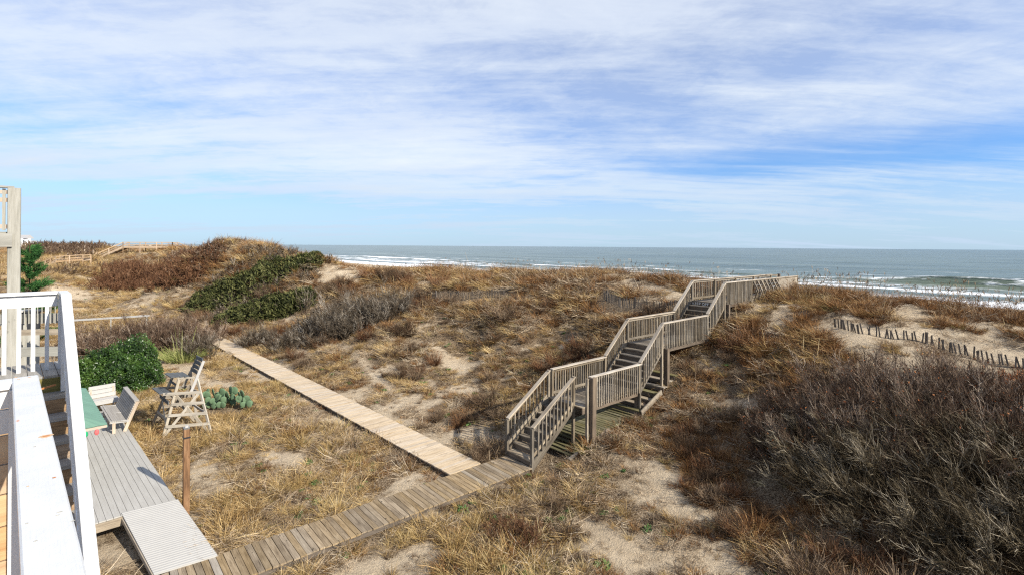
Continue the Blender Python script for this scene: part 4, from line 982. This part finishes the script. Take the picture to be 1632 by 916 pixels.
def blocked(s, t):
    q = gz(368, 648, 0); q2 = gz(285, 585, 0)
    X0 = s * D2[0] + t * D1[0]; Y0 = s * D2[1] + t * D1[1]
    b = (seg_dist(s, t, (-3, 12.36), (11.3, 11.97)) < .70) | (seg_dist(s, t, (9.58, 12.7), (8.62, 44.5)) < .68) | (seg_dist(s, t, (8.4, 36.2), (2.4, 36)) < .7)
    b |= (np.abs(t - 12.0) < .85) & (s > 11) & (s < 13.4); b |= (np.abs(t - 11.8) < .95) & (s > 13.2) & (s < 20) ; b |= (np.abs(t - 11.8) < 1.0) & (s > 23) & (s < 34)
    X = s * D2[0] + t * D1[0] - DK.x; Y = s * D2[1] + t * D1[1] - DK.y
    a = X * DL.x + Y * DL.y; p = X * DP.x + Y * DP.y
    b |= (a > -.05) & (a < 10.4) & (p > -.08) & (p < 4.5)
    b |= (a > -2.9) & (a < .1) & (p > -.1) & (p < 1.35)
    b |= (np.abs(X0 - q.x) < .8) & (Y0 - q.y < .3) & (Y0 - q.y > -.9)
    for fa, fb in FENCES: b |= (seg_dist(s - .35, t, tuple(fa), tuple(fb)) < .75) | (seg_dist(s + .25, t, tuple(fa), tuple(fb)) < .55)
    b |= ((X0 > 6.5) & (X0 < 16) & (Y0 > 10.8) & (Y0 < 17) & (RNG.uniform(0, 1, len(X0)) < .7))
    return b
def in_view(X, Y, m=1.12): return (Y > 6) & (np.abs(X) < Y * 1.02 * m + 1.5)
def build_grass():
    S_, T_, dens = [], [], []
    # candidate points, thinned with distance
    for (r0, r1, d) in ((6, 16, 24), (16, 28, 17), (28, 48, 9), (48, 75, 4.0), (75, 130, 1.4)):
        A = (2.3 * r1 + 3) * (r1 - r0); n = int(A * d); Y = RNG.uniform(r0, r1, n); X = RNG.uniform(-1.15 * r1, 1.15 * r1, n)
        k = in_view(X, Y); X, Y = X[k], Y[k]; s, t = to_st(X, Y); S_.append(s); T_.append(t); dens.append(np.full(len(s), r1))
    s = np.concatenate(S_); t = np.concatenate(T_); rr = np.concatenate(dens)
    k = (s < 39.5) & ~blocked(s, t); s, t, rr = s[k], t[k], rr[k]
    c = veg_cover(s, t); Xq = s * D2[0] + t * D1[0]; Yq = s * D2[1] + t * D1[1]; c = np.maximum(c, .8 * ((Xq > 4.8 + .12 * (Yq - 12)) & (Xq < 9.5) & (Yq > 11.8) & (Yq < 16.5)) * (fbm(s * .8, t * .8, 2, 77) > .42)); k = RNG.uniform(0, 1, len(s)) < c * .84 + .16; sp_ = (c < .25)[k]; s, t, c, rr = s[k], t[k], c[k], rr[k]
    z = ground_z(s, t); n = len(s)
    big = fbm(s * .22, t * .22, 3, 41); sm = fbm(s * .8, t * .8, 3, 43)
    dune = sstep(1.2, 3.2, z); left = 1 - sstep(7.5, 9.5, s); right = (1 - sstep(9, 12, t)) * sstep(12.5, 15, s)
    rust_p = np.clip(.06 + .24 * dune + .34 * right + 1.1 * (sm - .5) + .08 * (1 - left), 0.02, .8)
    pale_p = np.clip(.34 + .9 * (big - .5) - .12 * dune + .14 * (1 - left) * (1 - right), .08, .7)
    u = RNG.uniform(0, 1, n); kinds = np.full(n, 'tan', dtype='<U8')
    kinds[u < rust_p] = 'rust'; m = (u >= rust_p) & (u < rust_p + pale_p); kinds[m] = np.where(RNG.uniform(0, 1, m.sum()) < .55, 'pale', 'thatch')
    u2 = RNG.uniform(0, 1, n); dead_p = .10 + .14 * (1 - left) * (1 - dune)
    kinds[u2 < dead_p] = 'dead'; kinds[(u2 > .935) & (z < 3)] = 'weed'; kinds[(u2 > .91) & (u2 < .935)] = 'olive'
    kinds[(left > .5) & (kinds == 'rust') & (RNG.uniform(0, 1, n) < .6)] = 'tan'
    gold = fbm(s * .55 + 9, t * .55, 3, 47); kinds[(gold > .58 + .10 * (s > 9.3)) & (kinds == 'tan') & (RNG.uniform(0, 1, n) < .75)] = 'gold'
    bu = fbm(s * .42 + 3, t * .42, 3, 53); bm_ = (bu > .60) & (RNG.uniform(0, 1, n) < .13) & (s > 9.5) & (s < 24.5) & (t < 60) & (z < 4.2); kinds[bm_] = 'bush'
    Xp = s * D2[0] + t * D1[0]; Yp = s * D2[1] + t * D1[1]; sb = (Xp > 4.6 + .12 * (Yp - 12)) & (Xp < 9.5) & (Yp > 11.8) & (Yp < 17.5); ru = RNG.uniform(0, 1, n)
    kinds[sp_] = RNG.choice(['thatch', 'thatch', 'pale', 'dead', 'tan'], n)[sp_]
    kinds[sb & (ru < .55)] = 'rust'; kinds[sb & (ru > .90)] = 'bush'
    sc_ = RNG.uniform(.65, 1.35, n) * (.45 + 1.0 * fbm(s * 1.3, t * 1.3, 2, 49)) * (.82 + .38 * dune) * (.55 + .5 * c)
    sc_[kinds == 'bush'] *= np.where(rr < 17, .8, 1.1)[kinds == 'bush']; sc_ *= np.interp(rr, [16, 28, 48, 75, 130], [1.0, 1.05, 1.3, 1.6, 2.2])
    sc_[kinds == 'weed'] = RNG.uniform(.6, 1.2, (kinds == 'weed').sum())
    scatter('dune_grass', s, t, kinds, sc_)
    # sea oats along the crest to the right and a few in the middle
    m = 1500; s2 = RNG.uniform(27, 37, m); t2 = RNG.uniform(-6, 60, m); k = (~blocked(s2, t2)) & (RNG.uniform(0, 1, m) < np.where(t2 < 11, 1, .35)) & (veg_cover(s2, t2) > .15); s2, t2 = s2[k], t2[k]
    scatter('sea_oats', s2, t2, np.full(len(s2), 'oats', dtype='<U8'), RNG.uniform(.75, 1.35, len(s2)))
build_grass()

def shrub(name, label, cat, blobs, mat, n0=40, kids=(6, 6, 5), wd=(.05, .022, .011, .007), up=.6, leafmat=None, nleaf=0, leaf=.03, kind=None, wind=(0, 0, 0), tube_lv=1, maxlv=3, tint_top=.0, zfn=None, group=None, gnarl=.25, hm=1.0, kf=.48):
    """blobs: (X, Y, radius, height) mounds; stems rise from the ground inside each mound and branch out"""
    c = Vector((np.mean([b[0] for b in blobs]), np.mean([b[1] for b in blobs]), 0)); c.z = gzs(*to_st(c.x, c.y)); parts = []; leaves = []
    for bx, by, br, bh in blobs:
        n = n0; a = RNG.uniform(0, 2 * np.pi, n); rad = np.sqrt(RNG.uniform(0, 1, n)) * br * .72
        X = bx + np.cos(a) * rad; Y = by + np.sin(a) * rad; Z = ground_z(*to_st(X, Y)) - .05
        root = np.c_[X, Y, Z]; out = np.c_[np.cos(a) * rad / br, np.sin(a) * rad / br, np.zeros(n)]
        d = norm(out * 1.0 + UP * up + RNG.normal(0, gnarl, (n, 3)) + np.array(wind)); hs = hm * bh * (1 - .5 * (rad / br) ** 2)
        L = hs * RNG.uniform(.30, .52, n); col = np.clip(RNG.normal(.35, .18, n), 0, 1)
        prev = None
        for lv in range(maxlv + 1):
            bend = RNG.normal(0, .18, (len(root), 3)) + UP * .12 + np.array(wind) * .2
            fn = tubes if lv < tube_lv else ribbons
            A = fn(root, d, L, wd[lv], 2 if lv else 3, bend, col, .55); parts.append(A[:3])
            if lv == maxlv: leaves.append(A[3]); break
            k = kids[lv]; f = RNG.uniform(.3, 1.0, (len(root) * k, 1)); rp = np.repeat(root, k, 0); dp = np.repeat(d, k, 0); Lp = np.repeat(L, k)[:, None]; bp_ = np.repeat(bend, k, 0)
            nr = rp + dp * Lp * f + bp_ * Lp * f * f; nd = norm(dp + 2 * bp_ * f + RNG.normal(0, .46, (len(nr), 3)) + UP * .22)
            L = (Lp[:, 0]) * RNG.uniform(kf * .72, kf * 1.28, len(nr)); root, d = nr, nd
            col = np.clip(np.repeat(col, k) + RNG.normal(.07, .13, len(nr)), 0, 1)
            if leafmat is not None and lv >= maxlv - 1: leaves.append(nr)
    V, Q, C = join(parts); V = V - np.array(c)
    if leafmat is None:
        me = arr_mesh(name, V, Q, mat, C); o = bpy.data.objects.new(name, me); COL.objects.link(o); o.location = c; finish(o, None, label, cat, group, kind); return o
    r = empty(name, c, label, cat, group, kind); me = arr_mesh('branches', V, Q, mat, C); o = bpy.data.objects.new('branches', me); COL.objects.link(o); o.parent = r
    pts = np.concatenate(leaves); pts = pts[RNG.integers(0, len(pts), nleaf)] + RNG.normal(0, .04, (nleaf, 3)) - np.array(c)
    A = ribbons(pts, rdir(nleaf, .1), RNG.uniform(.7, 1.3, nleaf) * leaf, leaf * .6, 2, None, RNG.uniform(0, 1, nleaf), .5)
    me = arr_mesh('leaves', A[0], A[1], leafmat, A[2]); o = bpy.data.objects.new('leaves', me); COL.objects.link(o); o.parent = r; o['kind'] = 'stuff'
    return r
WIND = (-.25, .05, 0)
# the great bare thicket, lower right
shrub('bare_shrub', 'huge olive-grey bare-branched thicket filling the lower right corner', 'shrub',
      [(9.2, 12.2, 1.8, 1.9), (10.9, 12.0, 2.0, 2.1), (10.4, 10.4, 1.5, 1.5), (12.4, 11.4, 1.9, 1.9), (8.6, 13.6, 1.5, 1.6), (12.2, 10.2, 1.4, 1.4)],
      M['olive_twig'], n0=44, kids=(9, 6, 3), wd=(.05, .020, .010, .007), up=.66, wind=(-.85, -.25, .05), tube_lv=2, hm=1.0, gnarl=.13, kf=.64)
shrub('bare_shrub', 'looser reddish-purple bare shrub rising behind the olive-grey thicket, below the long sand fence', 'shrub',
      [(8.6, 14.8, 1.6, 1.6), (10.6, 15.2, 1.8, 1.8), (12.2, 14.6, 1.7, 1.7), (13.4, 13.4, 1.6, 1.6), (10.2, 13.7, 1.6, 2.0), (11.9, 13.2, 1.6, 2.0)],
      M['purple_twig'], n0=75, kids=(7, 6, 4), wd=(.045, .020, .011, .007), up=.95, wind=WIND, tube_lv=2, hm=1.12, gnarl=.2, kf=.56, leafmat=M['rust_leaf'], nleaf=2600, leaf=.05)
shrub('bayberry_shrub', 'shrub with small rust-red leaves at the right edge beside the grey thicket', 'shrub',
      [(14.6, 12.6, 1.5, 1.5), (14.0, 14.0, 1.2, 1.2), (15.0, 13.8, 1.3, 1.1), (13.8, 11.4, 1.4, 1.4)], M['redbrown_twig'], n0=45, kids=(6, 5, 4), wd=(.045, .022, .012, .008), up=.8, leafmat=M['rust_leaf'], nleaf=9000, leaf=.05, wind=WIND)
shrub('brown_shrub', 'low rusty-brown twiggy bush overhanging the near edge of the brown boardwalk', 'shrub',
      [( -.05, 12.5, .75, .62), (.45, 12.2, .7, .6)], M['redbrown_twig'], n0=70, kids=(5, 5, 3), wd=(.02, .011, .008, .006), up=.9, wind=WIND)
g = gz(550, 540, .35)
shrub('bare_shrub', 'domed grey-brown bare shrub at the foot of the dune left of centre', 'shrub',
      [(g.x, g.y + 1, 2.8, 3.1), (g.x + 2.2, g.y + 1.8, 2.3, 2.8), (g.x - 2, g.y + 1.3, 2.1, 2.1), (g.x + .5, g.y, 1.8, 1.8)], M['grey_twig'], n0=110, kids=(7, 6, 3), wd=(.05, .026, .018, .014), up=.9, hm=1.2, wind=WIND)
g = gz(400, 566, .0)
shrub('bare_shrub', 'small grey bare shrub growing over the far end of the tan boardwalk', 'shrub',
      [(g.x + 1.5, g.y + 1.8, 1.2, 1.2), (g.x - 1.2, g.y + 3.2, 1.2, 1.3), (g.x + 3.6, g.y + 2.4, 1.3, 1.0), (g.x - 2.4, g.y - 1.0, .9, 1.4)], M['grey_twig'], n0=45, kids=(6, 6, 3), wd=(.04, .022, .015, .012), up=1.0, hm=1.7, wind=WIND)
bl = []
for u, v, r_, h_ in ((200, 566, 2.2, 2.1), (245, 562, 2.3, 2.3), (290, 556, 2.2, 2.2), (160, 560, 2.4, 2.0), (320, 545, 1.8, 1.8), (250, 545, 2.2, 2.0)):
    g = gz(u, v, .0); bl.append((g.x, g.y, r_, h_))
shrub('bare_shrub', 'wide tangled grey-purple bare thicket behind the round green bush', 'shrub', bl, M['purple_twig'], n0=90, kids=(6, 6, 3), wd=(.05, .026, .018, .013), up=.9, wind=WIND, hm=1.35)
# hillside thickets that read as one mass
bl = []
for k in range(60):
    u = RNG.uniform(165, 340); v = RNG.uniform(432, 467) - max(0, (u - 240)) * .26; q = hit(u, v); bl.append((q.x, q.y, q.y * .034, q.y * .034))
shrub('hillside_thicket', 'dark red-brown thicket over the far left dune slope', 'thicket', bl, M['redbrown_twig'], n0=45, kids=(5, 4, 0), wd=(.08, .06, .05), up=1.3, kind='stuff', maxlv=2)
bl = []
for k in range(12):
    u = RNG.uniform(285, 350); v = 416 - (u - 285) * .16 + RNG.uniform(-2, 5); q = hit(u, v); bl.append((q.x, q.y, q.y * .03, q.y * .03))
shrub('purple_thicket', 'purplish bare thicket capping the far left dune', 'thicket', bl, M['purple_twig'], n0=45, kids=(5, 4, 0), wd=(.08, .06, .05), up=1.2, kind='stuff', maxlv=2)
bl = []
for k in range(44):
    u = RNG.uniform(45, 155); v = RNG.uniform(394, 413); q = hit(u, v); bl.append((q.x, q.y, q.y * .035, q.y * .022))
shrub('far_thicket', 'far purple-brown thicket', 'thicket', bl, M['purple_twig'], n0=60, kids=(6, 0, 0), wd=(.18, .14), up=1.2, kind='stuff', maxlv=1)
bl = []
for u, v in ((75, 428), (95, 422), (115, 418), (140, 418), (160, 425), (60, 434), (90, 436), (125, 430)):
    q = hit(u, v + 2); bl.append((q.x, q.y, q.y * .034, q.y * .022))
shrub('mound_shrub', 'low purple-grey shrub cover on the small mound left of the red-brown slope', 'shrub', bl, M['purple_twig'], n0=50, kids=(5, 4, 0), wd=(.07, .05, .04), up=1.1, maxlv=2)

def leaf_mound(name, label, blobs, leafmat, nleaf, leaf, twig, cat='bush', shell=.35):
    c = Vector((np.mean([b[0] for b in blobs]), np.mean([b[1] for b in blobs]), 0)); c.z = gzs(*to_st(c.x, c.y))
    r = empty(name, c, label, cat); P = []; n = nleaf // len(blobs)
    for bx, by, br, bh in blobs:
        d = rdir(n, 0); lump = 1 + .28 * (fbm(d[:, 0] * 3 + bx, d[:, 1] * 3 + d[:, 2] * 2 + by, 3, 81) - .5) * 2
        f = (1 - shell * RNG.uniform(0, 1, n) ** 1.5) * lump; X = bx + d[:, 0] * br * f; Y = by + d[:, 1] * br * f
        Z = ground_z(*to_st(X, Y)) + d[:, 2] * bh * f; gap = fbm(d[:, 0] * 6 + bx, d[:, 1] * 6 + d[:, 2] * 6, 2, 91) > (.30 if cat == 'bush' else .42)
        P.append(np.c_[X, Y, Z][gap])
    P = np.concatenate(P) - np.array(c); n = len(P); dirs = rdir(n, .25)
    clump = np.clip(fbm(P[:, 0] * 3.1, P[:, 1] * 3.1 + P[:, 2] * 3, 3, 95) * 1.6 - .4 + RNG.normal(0, .16, n), 0, 1)
    A = ribbons(P, dirs, RNG.uniform(.6, 1.3, n) * leaf, leaf * .5, 2, RNG.normal(0, .2, (n, 3)), clump, .55)
    me = arr_mesh('leaves', A[0], A[1], leafmat, A[2]); o = bpy.data.objects.new('leaves', me); COL.objects.link(o); o.parent = r; o['kind'] = 'stuff'
    parts = []
    for bx, by, br, bh in blobs:
        k = 60; a = RNG.uniform(0, 6.28, k); X = bx + np.cos(a) * .25 * br; Y = by + np.sin(a) * .25 * br; root = np.c_[X, Y, ground_z(*to_st(X, Y)) - .05] - np.array(c)
        d = norm(np.c_[np.cos(a) * RNG.uniform(.2, 1.2, k), np.sin(a) * RNG.uniform(.2, 1.2, k), np.full(k, .9 * bh / br)]); A = tubes(root, d, min(br, bh) * RNG.uniform(.6, .95, k), .04, 2, None, RNG.uniform(0, 1, k)); parts.append(A[:3])
    V, Q, C = join(parts); me = arr_mesh('branches', V, Q, twig, C); o = bpy.data.objects.new('branches', me); COL.objects.link(o); o.parent = r
    return r
g = gz(180, 625, .0)
leaf_mound('round_bush', 'round glossy green leafy bush behind the grey deck benches', [(g.x - .2, g.y + 1.4, 1.4, 2.3), (g.x - 1.1, g.y + 1.2, 1.4, 2.0), (g.x + .3, g.y + .5, 1.15, 1.6), (g.x - 1.6, g.y + .6, 1.1, 1.5)], M['green_leaf'], 52000, .095, M['dead_twig'])
def jun(label, pts, n):
    bl = []
    for u, v, Y, r_, h_ in pts:
        q = at(u, v, Y); bl.append((q.x, q.y, r_, h_))
    return leaf_mound('evergreen_shrub', label, bl, M['juniper'], n, .26, M['grey_twig'], 'shrub', .3)
jun('spreading dark green evergreen climbing the left dune slope', [(330, 480, 50, 2.0, 1.0), (355, 472, 50, 2.2, 1.3), (385, 465, 50, 2.3, 1.4), (415, 455, 50.5, 2.4, 1.6), (445, 440, 51, 2.0, 1.5), (468, 430, 51.5, 1.4, 1.1), (486, 420, 52, 1.1, .9), (502, 414, 53, .8, .8), (500, 434, 51, 1.0, .7)], 22000)
jun('lower dark green evergreen patch beside the bare white-stemmed tree', [(375, 508, 44, 1.7, 1.0), (400, 506, 44, 1.8, 1.3), (430, 500, 44, 2.0, 1.6), (460, 494, 44, 1.8, 1.6), (480, 490, 44.5, 1.2, 1.4)], 18000)
q = at(484, 512, 42.5)
shrub('bare_tree', 'small bare pale-stemmed tree standing against the lower evergreen patch', 'tree', [(q.x, q.y, .7, 3.4)], M['grey_twig'], n0=4, kids=(7, 4, 3), wd=(.12, .055, .03, .02), up=2.2, gnarl=.1, hm=1.2)
# pale shrub crowns that fringe the evergreens
bl = [(at(u, v, Y).x, at(u, v, Y).y, r_, h_) for u, v, Y, r_, h_ in ((350, 462, 52, 1.8, 1.6), (380, 452, 53, 1.8, 1.7), (420, 436, 54, 2, 1.8), (455, 425, 54, 1.8, 1.7), (400, 425, 56, 1.8, 1.6), (430, 412, 57, 1.8, 1.4), (520, 440, 52, 1.4, 1.0), (400, 480, 47, 1.5, 1.3), (440, 476, 47, 1.6, 1.4), (340, 488, 46, 1.5, 1.2), (370, 480, 48, 1.5, 1.4), (420, 462, 49, 1.6, 1.6), (460, 450, 49.5, 1.6, 1.5), (415, 488, 44, 1.3, 1.6), (450, 482, 44, 1.3, 1.6), (490, 460, 49, 1.6, 1.2), (535, 450, 46, 1.8, 1.0))]
shrub('grey_shrub', 'grey bare shrubbery fringing the evergreens on the left dune', 'shrub', bl, M['grey_twig'], n0=50, kids=(5, 4, 0), wd=(.06, .04, .03), up=1.0, maxlv=2)

def strand_plant(name, label, cat, X, Y, n, h, spread, wd, mat, bend=.35, base=.15, extra=None):
    z = gzs(*to_st(X, Y)); parts = [tuft(n, h, spread, wd, .0, bend, base)]
    if extra: parts += extra
    V, Q, C = join(parts); me = arr_mesh(name, V, Q, mat, C); o = bpy.data.objects.new(name, me); COL.objects.link(o); o.location = (X, Y, z); return finish(o, None, label, cat)
g = gz(292, 574, 0)
strand_plant('yucca_clump', 'yellow-green clump of long pointed blades with dry flower stalks behind the lifeguard chair', 'plant', g.x, g.y, 700, 1.15, .8, .035, M['yucca'], .5, .9, [tuft(8, 2.3, .15, .05, 0, .15, .35)])
g = gz(222, 578, 0)
strand_plant('dry_reed_clump', 'pale dry reeds with long bent stalks beside the green bush', 'plant', g.x - 1.4, g.y + .5, 90, 2.6, .9, .025, M['pale_grass'], .5, .5)

def cactus():
    g = gz(368, 650, -.05); r = empty('prickly_pear', tuple(g), 'blue-green prickly pear cactus with flat round pads in the grass', 'cactus')
    import bmesh
    me = bpy.data.meshes.new('pad'); bm = bmesh.new(); bmesh.ops.create_icosphere(bm, subdivisions=2, radius=.5)
    for v in bm.verts: v.co = Vector((v.co.x * .82 * (1 + .25 * v.co.z), v.co.y * .16, v.co.z + .45))
    bm.to_mesh(me); bm.free(); me.materials.append(M['cactus']); me.polygons.foreach_set('use_smooth', [True] * len(me.polygons))
    rs = random.Random(8); pads = []
    for i in range(62):
        x = rs.uniform(-1.1, .9); y = rs.uniform(-.4, .5)
        if i > 26 and pads:
            bx, by, bz = rs.choice(pads); x = bx + rs.uniform(-.12, .12); y = by + rs.uniform(-.05, .05); z = bz + .22
        else: z = .1
        if z > .62: continue
        pads.append((x, y, z))
        o = bpy.data.objects.new('pad', me); COL.objects.link(o); o.parent = r; o.location = (x, y, z); s_ = rs.uniform(.26, .38); o.scale = (s_, s_, s_)
        o.rotation_euler = (rs.uniform(-.35, .35), rs.uniform(-.5, .5), rs.uniform(-1.0, 1.0))
cactus()

def pine():
    q = at(47, 452, 34); X, Y = q.x, q.y; z = gzs(*to_st(X, Y)); r = empty('pine_tree', (X, Y, z), 'dark green pine sapling standing behind the neighbour\'s grey corner post', 'tree')
    top = at(42, 388, 34).z - z; n = 64
    hz = RNG.uniform(.1, .95, n) * top; a = RNG.uniform(0, 6.28, n); root = np.c_[np.zeros(n), np.zeros(n), hz]; d = norm(np.c_[np.cos(a), np.sin(a), RNG.uniform(.0, .5, n)]); L = (1.05 - hz / top) * 1.9 + .25
    A = tubes(root, d, L, .05, 2, np.tile([0, 0, .15], (n, 1)), RNG.uniform(0, 1, n)); tr = tubes(np.array([[0, 0, -.1]]), np.array([[0, 0, 1.0]]), np.array([top]), .16, 3, None, np.array([.3]))
    V, Q, C = join([A[:3], tr[:3]]); me = arr_mesh('trunk', V, Q, M['dead_twig'], C); o = bpy.data.objects.new('trunk', me); COL.objects.link(o); o.parent = r
    m = 15000; k = RNG.integers(0, n, m); f = RNG.uniform(.25, 1.05, m)[:, None]; P = root[k] + d[k] * L[k][:, None] * f + np.array([0, 0, .15]) * L[k][:, None] * f * f
    P += RNG.normal(0, .07, (m, 3)); A = ribbons(P, norm(d[k] + RNG.normal(0, .7, (m, 3)) + [0, 0, .3]), .22, .03, 1, None, RNG.uniform(0, 1, m), .6)
    me = arr_mesh('needles', A[0], A[1], M['pine_needle'], A[2]); o = bpy.data.objects.new('needles', me); COL.objects.link(o); o.parent = r; o['kind'] = 'stuff'
pine()

g = hit(1210, 724)
def litter():
    s_, t_ = to_st(g.x, g.y); z = gzs(s_, t_); vs = []; 
    for i in range(10):
        a = i / 10 * 6.283; r_ = .07 * (1 + .4 * math.sin(i * 2.7)); vs.append((math.cos(a) * r_, math.sin(a) * r_ * .7, .02 * math.sin(i * 3.1)))
    vs += [(0, 0, .09), (0, 0, -.02)]
    fs = [(i, (i + 1) % 10, 10) for i in range(10)] + [((i + 1) % 10, i, 11) for i in range(10)]
    mesh_obj('plastic_scrap', vs, fs, M['litter'], loc=(g.x, g.y, z + .35), label='small crumpled pale blue plastic scrap caught in the dark twigs left of the thicket', cat='litter')
litter()
